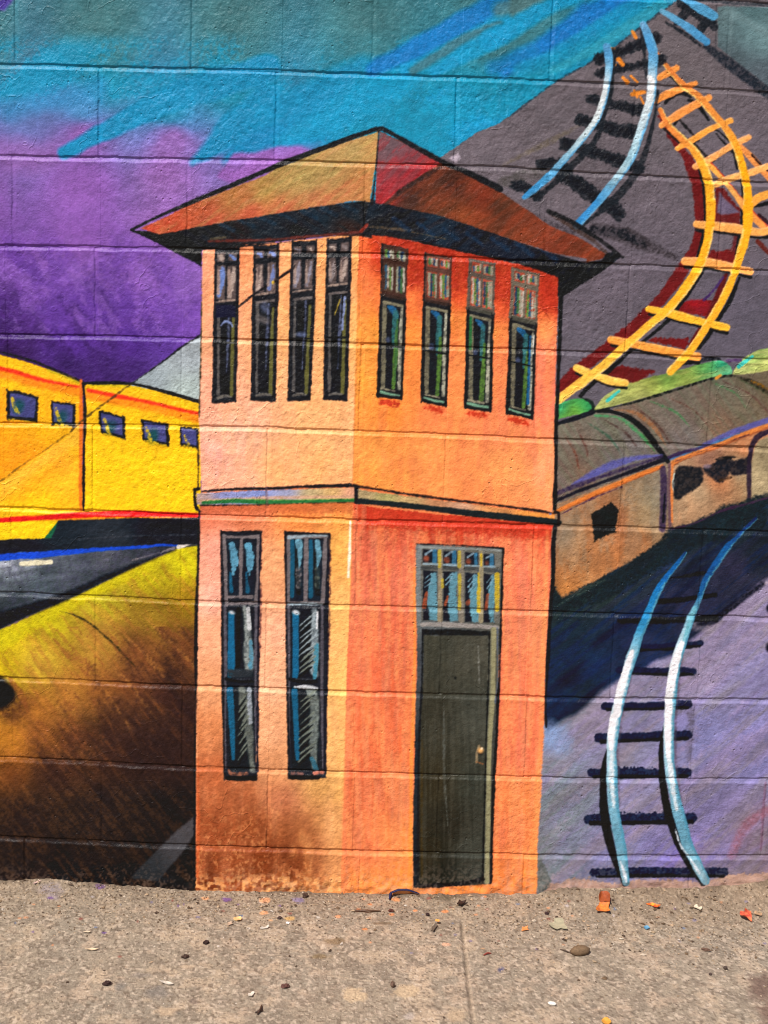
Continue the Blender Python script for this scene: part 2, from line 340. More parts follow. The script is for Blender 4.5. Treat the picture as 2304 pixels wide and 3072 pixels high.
def paint_hill():
    o = own('hill', 'slope')
    top = P('r5', (-1500, 1900), (-700, 1570), (0, 1225), (300, 1085), (500, 995), (800, 845), (1000, 755), (1200, 690), (1250, 690))
    ctl = []
    for x, y, c in [(0, 1900, (206, 190, 20)), (150, 1860, (198, 186, 30)), (300, 1800, (190, 180, 40)), (450, 1720, (190, 180, 24)), (560, 1680, (196, 190, 20)), (570, 1800, (150, 120, 24)), (0, 2000, (206, 182, 24)), (120, 1990, (190, 160, 50)),
                    (300, 1920, (170, 130, 50)), (450, 1850, (150, 120, 36)), (420, 1950, (124, 76, 40)), (560, 1950, (104, 62, 34)), (200, 2080, (176, 122, 50)), (100, 2130, (170, 110, 44)), (20, 2060, (190, 160, 40)), (300, 2080, (150, 96, 44)),
                    (30, 2220, (170, 112, 36)), (120, 2200, (140, 86, 40)), (220, 2220, (86, 50, 32)), (400, 2060, (112, 66, 40)), (500, 2080, (66, 40, 34)), (570, 2150, (44, 28, 30)), (350, 2220, (70, 46, 38)), (450, 2250, (40, 30, 30)), (40, 2330, (120, 68, 30)),
                    (180, 2320, (66, 40, 30)), (300, 2400, (46, 32, 28)), (500, 2400, (36, 28, 26)), (60, 2450, (56, 36, 28)), (200, 2560, (36, 27, 25)), (450, 2560, (30, 25, 24)), (30, 2600, (40, 30, 28)), (560, 2550, (24, 24, 26)), (-400, 2100, (180, 140, 40)), (-400, 2500, (60, 40, 30))]:
        ctl.append((x, y, c))
    fill(top + [(625, 1700), (625, 2760), (-700, 2760)], ctl, o, soft=4, wob=4, rough=4, tone=.10,
         streak=[(50, 13, 5, .18, (84, 52, 32)), (52, 10, 7, .34, (166, 104, 46)), (48, 40, 4, .12, None)])
    # yellow-green rim
    stroke(P('r5', (0, 1290), (300, 1130), (600, 975), (1000, 790), (1180, 720)), [60, 44, 36, 30, 26], (204, 194, 16), dry=.15, alpha=.8, soft=16, wob=6)
    # keep the deep bottom dark, speckled
    sl = box([(-700, 2200), (590, 2670)], 0)
    g = sstep(2180, 2420, GY[sl] + 0.28 * (GX[sl] - 300) + 160 * (MID[sl] - .5)) * (GX[sl] < 584)
    lay(sl, drymask(g * .75, .22, sl), (38, 28, 26))
    sl = box([(120, 2080), (590, 2320)], 0)
    g = np.exp(-(((GX[sl] - 470) / 190) ** 2 + ((GY[sl] - 2220) / 110) ** 2))
    lay(sl, g * sstep(.66, .78, FINE[sl] * .8 + .2 * MID[sl]) * .7, (140, 104, 84))
    lay(sl, g * .6 * (1 - sstep(.4, .55, FINE[sl])), (28, 22, 24))
    for a, b, w_ in [((360, 1890), (560, 2110), 16), ((300, 1960), (470, 2160), 14), ((430, 1850), (600, 2020), 12), ((250, 2000), (400, 2200), 12)]:
        stroke([a, ((a[0] + b[0]) / 2 + 8, (a[1] + b[1]) / 2), b], [4, w_, 5], (186, 128, 60), dry=.6, alpha=.55, soft=6)
    stroke(P('r5', (370, 1105), (470, 1135), (560, 1185), (700, 1305), (840, 1450)), [3, 6, 7, 8, 4], (54, 44, 20), dry=.35, alpha=.9)
    sl = box([(60, 1880), (590, 2400)], 0)      # scumbled dark brushwork climbing from the bottom right
    dd = ((GX[sl] - 100) * .62 + (GY[sl] - 1900) * .78) / 420
    n = fbm(GX[sl], GY[sl], 60, 141, 3, 52, 3) * .55 + fbm(GX[sl], GY[sl], 14, 144, 2, 52, 3) * .25 + FINE[sl] * .3
    fd = sstep(2400, 2280, GY[sl]) * sstep(60, 130, GX[sl])
    k = sstep(.0, .30, dd * .55 + n - .78) * (ID[sl] == o) * fd
    lay(sl, k * .6, (72, 42, 30))
    k3 = sstep(.62, .74, fbm(GX[sl], GY[sl], 11, 147, 2, 52, 5) * .75 + FINE[sl] * .3) * (ID[sl] == o) * sstep(2420, 2150, GY[sl]) * fd
    lay(sl, k3 * .4, (130, 76, 40))
    k2 = sstep(.0, .25, dd * .6 + n - 1.0) * (ID[sl] == o) * fd
    lay(sl, k2 * .55, (40, 27, 26))
    # dark ball at the left edge, grey ray at the foot
    smear(*P('r6', (60, 230))[0], 80, 62, (84, 48, 30), .8, 30, .4)
    fill(curve(P('r6', (-300, 60), (-60, 45), (40, 90), (95, 165), (60, 235), (-20, 265), (-300, 270)), 5, True), (34, 25, 24), o, soft=16)
    stroke(P('r6', (60, 75), (140, 190), (170, 280)), [10, 20, 8], (140, 84, 40), dry=.4, alpha=.7)
    fill(P('r6', (805, 1320), (900, 1215), (1060, 1060), (1215, 930), (1240, 920), (1240, 1000), (1150, 1130), (1060, 1240), (985, 1330)), [(430, 2620, (48, 48, 50)), (540, 2500, (72, 70, 72)), (570, 2470, (82, 78, 80))], o, soft=7, wob=3, dry=.12)
    sl = box(P('r6', (300, 1200), (1200, 1350)), 4)
    lay(sl, .8 * sstep(2575, 2620, GY[sl] + 40 * (MID[sl] - .5)) * (FINE[sl] < .62) * (GX[sl] < 582) * (C[sl][..., 0] < 44), (24, 24, 27))

def paint_road():
    o = own('road', 'road_surface'); ob = own('road', 'blue_edge')
    fill(P('r5', (-1500, 830), (0, 740), (600, 700), (1240, 655), (1240, 700), (1100, 715), (900, 800), (500, 1000), (300, 1080), (0, 1218), (-1500, 1900)),
         [(0, 1690, (150, 158, 166)), (60, 1680, (140, 150, 158)), (200, 1680, (96, 104, 112)), (330, 1670, (96, 100, 106)), (450, 1660, (62, 64, 70)), (0, 1750, (90, 100, 106)), (120, 1760, (76, 88, 94)), (250, 1730, (64, 70, 76)), (60, 1800, (50, 56, 60)), (350, 1700, (48, 50, 56)), (480, 1650, (40, 40, 46)), (0, 1860, (30, 32, 36))],
         o, soft=3, wob=2, streak=[(-8, 14, 8, .25, None), (80, 10, 3, .3, (50, 54, 60))], tone=.1, dry=.1)
    stroke(P('r5', (-1400, 1700), (-100, 1200), (200, 1090), (420, 1010), (700, 880), (1080, 725)), [60, 44, 34, 26, 20, 6], (22, 22, 27), o, dry=.15, soft=10, wob=4)
    stroke(P('r5', (-1400, 850), (0, 768), (300, 748), (600, 720), (900, 698), (1130, 690)), [26, 23, 22, 18, 17, 6], (14, 72, 198), ob, soft=3, wob=3)
    stroke(P('r5', (132, 812), (225, 806), (314, 800)), 14, (226, 222, 186), own('road', 'lane_dash', 0), wob=3)
    stroke(P('r5', (-120, 822), (10, 818), (60, 816)), 13, (178, 186, 194), own('road', 'lane_dash', 1), wob=3, dry=.3)
    stroke(P('r5', (820, 790), (1000, 740), (1080, 715)), [4, 7, 8], (120, 114, 118), o, dry=.5)
    stroke(P('r5', (1112, 706), (1170, 684), (1226, 664)), [12, 12, 10], (216, 210, 200), own('road', 'white_rail_end'), wob=2)

def paint_train():
    f = 'yellow_train'
    c1, c2 = own(f, 'carriage', 0), own(f, 'carriage', 1); ch = own(f, 'undercarriage')
    fill([(-700, 1420), (250, 1420), (598, 1420), (598, 1560), (-700, 1600)], (236, 150, 20), ch, soft=3, wob=1)
    top = P('r4', (-1500, 700), (-500, 870), (0, 962), (200, 1018), (400, 1093), (505, 1138))
    ycol = [(60, 1120, (250, 200, 16)), (30, 1300, (250, 186, 12)), (200, 1330, (250, 196, 14)), (40, 1380, (248, 160, 16)), (150, 1330, (248, 170, 20)), (170, 1420, (250, 190, 40)), (60, 1450, (252, 196, 40)), (180, 1380, (252, 180, 60)), (100, 1510, (252, 206, 20)), (-400, 1300, (250, 190, 16))]
    fill(top + P('r5', (515, 486), (0, 528), (-1500, 620)), ycol, c1, soft=3, wob=2, tone=.03, streak=(2, 30, 4, .04, None))
    top2 = P('r4', (520, 1140), (600, 1138), (800, 1150), (1000, 1192), (1250, 1268))
    fill(top2 + P('r5', (1250, 495), (800, 482), (520, 490)), [(300, 1160, (246, 196, 20)), (400, 1250, (250, 200, 10)), (350, 1420, (252, 208, 4)), (560, 1450, (252, 210, 6)), (500, 1230, (250, 196, 12)), (570, 1500, (250, 212, 10))], c2, soft=3, wob=2, tone=.03)
    # ray across the first carriage
    fill(P('r5', (0, 300), (220, 150), (400, 20), (455, -60), (512, -60), (512, 60), (300, 200), (120, 330), (0, 420)), (252, 196, 74), c1, soft=30, wob=8, alpha=.65)
    fill(P('r5', (-600, -300), (0, -300), (360, -120), (430, -5), (250, 130), (0, 300), (-600, 640)), [(0, 1330, (248, 164, 14)), (150, 1290, (250, 190, 16)), (100, 1380, (246, 158, 22)), (-200, 1300, (248, 170, 16))], c1, soft=5, wob=3, alpha=.75)
    stroke(P('r5', (0, 420), (200, 320), (380, 160)), [30, 60, 40], (250, 164, 30), c1, soft=40, alpha=.45)
    # red and orange bands under the roofs
    for pts, oo in ((P('r4', (-900, 860), (0, 1048), (150, 1088), (300, 1128), (500, 1165)), c1), (P('r4', (548, 1182), (700, 1215), (900, 1252), (1100, 1300), (1235, 1328)), c2)):
        stroke([(x, y + 15) for x, y in pts], [26, 26], (250, 142, 16), oo, soft=12, wob=4, alpha=.9)
        stroke(pts, [11, 12, 11, 9], (238, 56, 18), oo, soft=6, wob=2)
    stroke(P('r4', (300, 1060), (440, 1112), (500, 1140)), [8, 18, 14], (200, 190, 20), c1, soft=6, alpha=.8)
    stroke(P('r4', (560, 1148), (760, 1158), (900, 1180)), [12, 8, 4], (200, 196, 30), c2, soft=5, alpha=.7)
    stroke(P('r4', (980, 1205), (1235, 1290)), [8, 14], (226, 190, 10), c2, soft=5, alpha=.8)
    # black contour on the roofs, dividing line with its orange flank
    stroke(P('r4', (0, 945), (200, 1000), (380, 1075), (500, 1125), (530, 1145)), [5, 7, 8, 10, 12], (36, 24, 30), c1, dry=.25)
    stroke(P('r4', (530, 1140), (800, 1142), (1000, 1186), (1245, 1256)), [9, 9, 11, 12], (24, 22, 26), c2)
    stroke(P('r5', (503, -330), (505, 0), (502, 300), (503, 478)), [10, 10, 9, 9], (232, 120, 34), c1, soft=4)
    stroke(P('r4', (516, 1142), (527, 1260), (528, 1452)) + P('r5', (524, 60), (522, 240), (520, 478)), [10, 8, 8, 7, 7, 8, 7], (34, 22, 26), own(f, 'carriage_gap'), soft=3)
    # red stripe, yellow valance, black underside
    fill(P('r5', (360, 540), (1240, 520), (1240, 690), (1000, 690), (0, 750), (-1500, 860), (-1500, 740), (0, 655), (280, 648)), [(200, 1640, (34, 36, 42)), (450, 1600, (26, 25, 32)), (560, 1580, (30, 26, 32)), (350, 1620, (44, 46, 52)), (30, 1640, (24, 26, 34))], ch, soft=3, wob=3, streak=(-3, 20, 8, .2, None))
    stroke(P('r5', (380, 665), (800, 640), (1230, 630)), 3, (70, 72, 80), ch, dry=.5, alpha=.7)
    fill(P('r5', (-1500, 640), (0, 550), (362, 542), (310, 650), (200, 655), (0, 662), (-1500, 760)), (250, 206, 20), own(f, 'valance'), soft=3, wob=2)
    fill(P('r5', (362, 545), (345, 590), (318, 650), (278, 652)), (20, 92, 62), own(f, 'valance'), soft=3, wob=2)
    stroke(P('r5', (-1500, 640), (0, 541), (250, 525), (520, 508), (800, 500), (1238, 511)), [16, 15, 15, 18, 18, 14], (224, 30, 30), own(f, 'red_stripe'), soft=3, wob=2)
    # windows
    wins = [P('r4', (42, 1180), (246, 1222), (236, 1388), (38, 1368)), P('r4', (314, 1244), (468, 1270), (462, 1412), (324, 1400)),
            P('r4', (618, 1312), (780, 1346)) + P('r5', (784, 42), (626, 4)), P('r4', (878, 1362), (1048, 1390)) + P('r5', (1050, 78), (884, 48)),
            P('r4', (1118, 1410), (1240, 1420)) + P('r5', (1236, 98), (1126, 78))]
    for k, q in enumerate(wins):
        fill(q, BK, own(f, 'window', k), soft=3, wob=4, rough=4)
        c = np.mean(q, 0)
        inn = [tuple(c + (np.array(p) - c) * (.80, .76) + (-1 + 2 * (k == 0), -2)) for p in q]
        fill(inn, (74, 74, 128), own(f, 'window', k, 'pane', 0), soft=3, wob=3, tone=.1)
        x0, y0 = q[0]
        if k < 4: smear(x0 + 34, y0 + 52, 22, 30, (20, 76, 66), .75, 20, .2)
        stroke([(x0 + 16, y0 + 26), (x0 + 26, y0 + 58), (x0 + 38, y0 + 74)], [8, 12, 6], (216, 190, 40), dry=.75, alpha=.9)
        stroke([(q[3][0] + 8, q[3][1] - 2), (q[2][0] - 10, q[2][1] - 1)], 6, (224, 190, 30), dry=.75)
    sl = box([(-700, 1000), (610, 1620)], 0)
    for o_ in (c1, c2): C[sl] = np.where((ID[sl] == o_)[..., None], C[sl] * (1, .965, .9), C[sl])
    # thin dashed contour of the ray
    stroke(P('r4', (1245, 842), (1130, 915), (1000, 1015), (820, 1142)), [6, 5, 6, 5], (28, 24, 28), dry=.2)
    stroke(P('r4', (820, 1142), (700, 1230), (560, 1335), (440, 1440)), [5, 7, 5, 4], (70, 56, 24), dry=.5, alpha=.8)
    stroke(P('r5', (420, 5), (300, 90), (120, 210), (0, 300), (-300, 500)), [4, 4, 3, 3], (120, 90, 20), dry=.5, alpha=.8)

def paint_coaches():
    f = 'coaches'
    body = [own(f, 'coach_body', k) for k in range(2)]; roof = [own(f, 'coach_roof', k) for k in range(2)]
    un = own(f, 'undercarriage')
    bl = P('v3', (60, 560), (150, 530), (195, 592), (300, 540), (420, 475), (540, 400), (660, 340), (780, 270), (880, 200), (940, 160))
    fill(P('u4', (120, 1180), (900, 900), (970, 900), (965, 1390)) + bl[::-1], [(1680, 1600, (140, 120, 96)), (1700, 1700, (176, 120, 72)), (1760, 1640, (166, 114, 70)), (1850, 1560, (172, 112, 70)), (1900, 1620, (180, 116, 70)), (1960, 1500, (146, 132, 100)), (1930, 1560, (150, 130, 96)), (1700, 1780, (186, 124, 66)), (1900, 1680, (184, 116, 64)), (1990, 1480, (120, 108, 96))],
         body[0], soft=5, wob=5, rough=5, tone=.1, streak=[(90, 24, 3, .16, None), (88, 40, 3, .35, (142, 134, 112))], dry=.05)
    fill(P('u4', (965, 900), (1240, 800), (1659, 640), (2900, 300), (2900, 700), (1659, 1165), (1500, 1212), (1340, 1262), (1170, 1340), (965, 1395)), [(2040, 1500, (166, 130, 96)), (2100, 1470, (150, 132, 104)), (2150, 1440, (180, 116, 74)), (2220, 1400, (150, 134, 106)), (2280, 1420, (150, 132, 92)), (2060, 1400, (160, 130, 100)), (2240, 1350, (178, 116, 76)), (2120, 1380, (150, 110, 90))],
         body[1], soft=4, wob=4, tone=.1, streak=[(-25, 26, 4, .16, None), (88, 40, 3, .3, (146, 140, 116))])
    # roofs
    arc = P('u4', (430, 558), (560, 568), (680, 612), (790, 704), (880, 822), (948, 905))
    rc = [(1700, 1280, (120, 112, 98)), (1760, 1350, (118, 104, 92)), (1850, 1270, (110, 108, 94)), (1680, 1440, (112, 96, 90)), (1900, 1330, (112, 104, 104)), (1740, 1420, (126, 92, 70)), (1850, 1400, (112, 104, 110))]
    st = [(56, 11, 9, .38, (98, 72, 60)), (54, 9, 10, .26, (92, 116, 84)), (58, 18, 7, .25, (136, 130, 118))]
    fill(P('u4', (120, 660), (300, 598), (430, 566)) + arc + P('u4', (700, 1000), (400, 1120), (120, 1230)), rc, roof[0], soft=3, wob=3, tone=.08, streak=st)
    rc2 = [(1900, 1210, (120, 96, 80)), (2000, 1250, (116, 102, 92)), (2100, 1200, (112, 92, 78)), (2060, 1300, (114, 104, 106)), (2160, 1280, (138, 98, 72)), (2250, 1230, (112, 92, 66)), (2200, 1180, (96, 84, 64)), (2280, 1180, (100, 84, 58)), (2150, 1150, (84, 84, 66))]
    fill(P('u4', (540, 556), (560, 530), (700, 485), (1000, 395), (1290, 310), (1410, 285), (1659, 262), (2900, 100), (2900, 200), (1659, 628), (1240, 782), (960, 885)) + arc[::-1][:4], rc2, roof[1], soft=3, wob=3, tone=.08, streak=st)
    sl = box([(1600, 1000), (2900, 1560)], 0)
    for o_ in roof: C[sl] = np.where((ID[sl] == o_)[..., None], C[sl] * .7 + np.array([112, 112, 98]) * .3, C[sl])
    for k, (a, b, c_) in enumerate([((470, 600), (640, 700), (720, 800)), ((380, 640), (520, 730), (600, 830)), ((300, 680), (360, 800), (380, 900)), ((560, 590), (760, 720), (860, 850)), ((220, 740), (290, 860), (310, 960))]):
        stroke(P('u4', a, b, c_), [2, 7, 3], [(74, 50, 44), (60, 92, 70), (96, 60, 50), (70, 128, 66), (110, 60, 44)][k], roof[0], dry=.5, soft=5, alpha=.8)
    for k, (a, b, c_) in enumerate([((700, 520), (860, 640), (960, 780)), ((820, 480), (1000, 560), (1100, 660)), ((960, 460), (1120, 540), (1220, 640)), ((1290, 360), (1430, 430), (1500, 530)), ((1340, 340), (1540, 440), (1659, 560)), ((1440, 320), (1600, 400), (1700, 480))]):
        stroke(P('u4', a, b, c_), [2, 7, 3], [(84, 54, 44), (70, 128, 76), (92, 56, 44), (70, 130, 76), (90, 54, 50), (64, 80, 50)][k], roof[1], dry=.5, soft=5, alpha=.8)
    stroke(P('u4', (560, 545), (700, 560), (840, 660), (930, 790)), [4, 10, 12, 4], (160, 104, 60), roof[1], dry=.4, soft=5, alpha=.7)
    stroke(P('u4', (430, 585), (600, 600), (720, 690), (820, 800)), [4, 8, 10, 4], (70, 150, 92), roof[0], dry=.4, soft=5, alpha=.8)
    stroke(P('u4', (1410, 300), (1530, 340), (1620, 390), (1720, 460)), [4, 12, 18, 18], (44, 38, 26), roof[1], dry=.45, soft=5)
    stroke(P('u4', (1540, 340), (1620, 375), (1720, 440)), [4, 8, 8], (160, 110, 30), roof[1], dry=.7, alpha=.7)
    stroke(P('u4', (300, 560), (430, 548), (560, 560), (680, 606), (790, 700), (880, 820), (948, 910)), [8, 10, 13, 15, 17, 17, 14], (22, 20, 22), roof[0])
    stroke(P('u4', (120, 650), (260, 615), (420, 556)), [10, 12, 12], (28, 24, 30), roof[0], dry=.1)
    # eaves: violet, black and orange bands
    stroke(P('u4', (270, 1075), (420, 1000), (560, 935), (720, 888), (900, 868)), [6, 24, 26, 16, 8], (92, 92, 156), roof[0], soft=7, dry=.15)
    stroke(P('u4', (150, 1140), (330, 1070), (620, 970), (900, 878)), [12, 14, 12, 10], (58, 44, 72), roof[0], soft=5, dry=.35)
    stroke(P('u4', (120, 1205), (330, 1115), (640, 1000), (940, 890)), [8, 10, 12, 14], (30, 24, 34), roof[0], soft=4)
    stroke(P('u4', (130, 1278), (330, 1185), (640, 1050), (905, 945)), [14, 14, 16, 12], (216, 124, 54), body[0], soft=4, edge=((176, 92, 40), 1))
    stroke(P('u4', (160, 1300), (420, 1170), (620, 1092)), [3, 5, 4], (74, 44, 66), body[0], dry=.4)
    stroke(P('u4', (960, 880), (1060, 845), (1240, 800)), [12, 12, 8], (60, 44, 76), roof[1], soft=4)
    stroke(P('u4', (1200, 792), (1400, 705), (1659, 618), (2900, 200)), [12, 18, 16, 16], (92, 90, 152), roof[1], soft=6, dry=.1)
    stroke(P('u4', (985, 925), (1060, 885), (1300, 800), (1659, 660), (2900, 250)), [16, 16, 16, 15, 15], (212, 128, 62), body[1], soft=5, edge=((150, 82, 44), 1))
    stroke(P('u4', (1000, 910), (1240, 820), (1520, 720)), [4, 3, 3], (96, 54, 50), body[1], dry=.4)
    # end of coach, purple gap, orange jamb, white glint
    stroke(P('u4', (912, 960), (918, 1100), (908, 1390)), [18, 20, 20], (62, 46, 70), own(f, 'coach_gap'), soft=5, dry=.15)
    stroke(P('u4', (925, 1140), (915, 1340)), [4, 8], (26, 20, 30), own(f, 'coach_gap'))
    stroke(P('u4', (958, 930), (960, 1130), (962, 1400)), [8, 10, 10], (104, 78, 84), own(f, 'coach_gap'), soft=5)
    stroke(P('u4', (978, 930), (975, 1100), (978, 1340)), [6, 6, 5], (216, 128, 66), body[1], soft=3)
    stroke(P('u4', (995, 1000), (990, 1060), (990, 1112)), [5, 9, 5], (216, 236, 222), body[1], soft=2)
    # windows
    fill(P('u4', (405, 1292), (545, 1200), (597, 1248), (572, 1412), (500, 1440), (422, 1482)), (32, 30, 27), own(f, 'window', 0), soft=3, wob=4, rough=4, tone=.2)
    fill(curve(P('u4', (1008, 962), (1100, 945), (1188, 962), (1182, 1060), (1110, 1120), (1000, 1172)), 4, True), (36, 32, 34), own(f, 'window', 1), soft=6, wob=4, rough=3, dry=.12)
    fill(curve(P('u4', (1200, 960), (1270, 930), (1310, 895), (1400, 890), (1378, 1000), (1330, 1060), (1260, 1030)), 4, True), (36, 32, 36), own(f, 'window', 2), soft=6, wob=4, rough=3, dry=.15)
    fill(curve(P('u4', (1395, 925), (1450, 900), (1540, 880), (1525, 985), (1400, 1000)), 4, True), (38, 32, 36), own(f, 'window', 3), soft=6, wob=4, rough=3, dry=.15)
    stroke(P('u4', (1290, 900), (1340, 885), (1430, 880)), [4, 10, 5], (32, 28, 26), dry=.4)
    stroke(P('u4', (1320, 1045), (1395, 1025)), [8, 5], (70, 48, 30), dry=.5)
    smear(*P('u4', (1228, 945))[0], 16, 8, (136, 118, 130), .8, 0, .2)
    fill(curve(P('u4', (1545, 1180), (1545, 900), (1580, 790), (1640, 745), (1900, 660), (1900, 1080), (1700, 1130)), 4, False), (150, 136, 104), own(f, 'coach_door'), soft=4, wob=4, tone=.1, streak=(88, 30, 3, .2, None))
    stroke(P('u4', (1526, 1190), (1524, 1000), (1535, 850), (1565, 760), (1625, 712), (1700, 690)), [12, 12, 14, 16, 14, 12], (48, 34, 48), own(f, 'coach_door'), soft=4, dry=.1)
    # undercarriage and its ragged dark edge
    stroke(P('u4', (1659, 1180), (1500, 1235), (1340, 1285), (1170, 1365), (1060, 1400), (960, 1430)) + P('v3', (880, 220), (660, 370), (420, 500), (200, 610), (120, 640)), [40, 40, 44, 40, 30, 26, 26, 30, 32, 34, 30], (34, 38, 40), un, dry=.25, soft=8, wob=9, rough=6)
    stroke(P('u4', (1659, 1168), (1500, 1216), (1400, 1240), (1300, 1275), (1150, 1345), (980, 1392)), [5, 7, 9, 7, 5, 5], (62, 40, 62), body[1], dry=.3)
    fill(P('v3', (90, 540), (150, 490), (200, 590), (420, 470), (660, 330), (900, 170), (1200, 60), (1659, -90), (1659, 60), (1200, 200), (820, 420), (500, 600), (200, 690), (90, 680)), (32, 36, 38), un, soft=10, wob=9, rough=6, dry=.4)
    stroke(P('v3', (150, 640), (350, 520), (500, 450)), [4, 16, 6], (70, 86, 76), un, dry=.6, alpha=.6, soft=6)
    # green clerestories on the roofs
    g0, g1, g2 = (own(f, 'clerestory', k) for k in range(3))
    fill(curve(P('u4', (100, 520), (190, 492), (270, 466), (345, 463), (392, 490), (412, 530), (350, 560), (260, 582), (170, 612), (100, 640)), 4, True), [(1680, 1230, (40, 160, 120)), (1690, 1250, (120, 150, 40)), (1740, 1205, (60, 146, 76)), (1670, 1210, (40, 170, 140)), (1770, 1215, (40, 130, 84)), (1720, 1235, (130, 160, 40))], g0, soft=3, wob=3, streak=(-18, 12, 4, .25, None))
    stroke(P('u4', (330, 455), (400, 490), (425, 540)), [4, 12, 12], (34, 40, 32), g0, dry=.1)
    fill(curve(P('u4', (430, 540), (455, 495), (490, 450), (560, 402), (680, 352), (800, 318), (1050, 258), (1260, 200), (1330, 195), (1385, 228), (1403, 288), (1300, 306), (1150, 346), (1000, 390), (850, 440), (700, 482), (560, 520)), 3, True),
         [(1800, 1225, (176, 190, 110)), (1840, 1180, (160, 170, 100)), (1900, 1170, (150, 160, 84)), (1950, 1150, (140, 150, 70)), (2050, 1120, (120, 150, 66)), (2120, 1095, (84, 140, 70)), (2170, 1095, (50, 160, 120)), (2190, 1115, (50, 170, 140)), (1920, 1190, (176, 180, 110)), (2060, 1145, (150, 160, 80)), (2000, 1120, (96, 140, 60))], g1, soft=3, wob=3, tone=.1, streak=[(-16, 12, 6, .3, None), (-16, 10, 8, .35, (190, 190, 110))])
    fill(curve(P('u4', (1408, 288), (1432, 240), (1475, 188), (1560, 132), (1659, 105), (2000, 40), (2000, 200), (1659, 262), (1560, 280), (1490, 290)), 3, True), [(2220, 1100, (170, 184, 112)), (2260, 1060, (120, 160, 76)), (2290, 1060, (150, 190, 100)), (2290, 1090, (190, 190, 110))], g2, soft=3, wob=3, streak=[(-16, 12, 6, .3, None), (-14, 9, 8, .4, (206, 200, 130))])
    for a, b in (((515, 480), (600, 410)), ((1450, 235), (1545, 165))):
        stroke(P('u4', a, b), [12, 9], (60, 190, 180), g1 if a[0] < 900 else g2, dry=.15)
    stroke(P('u4', (450, 545), (700, 492), (1000, 402), (1260, 322), (1400, 300)), [4, 8, 8, 7, 8], (30, 30, 24), roof[1], dry=.45)
    stroke(P('u4', (980, 240), (1120, 205), (1260, 180), (1320, 185)), [4, 8, 12, 8], (30, 26, 28), g1, dry=.2)
    stroke(P('u4', (1290, 320), (1320, 300)), 8, (226, 150, 50), g1, dry=.2)

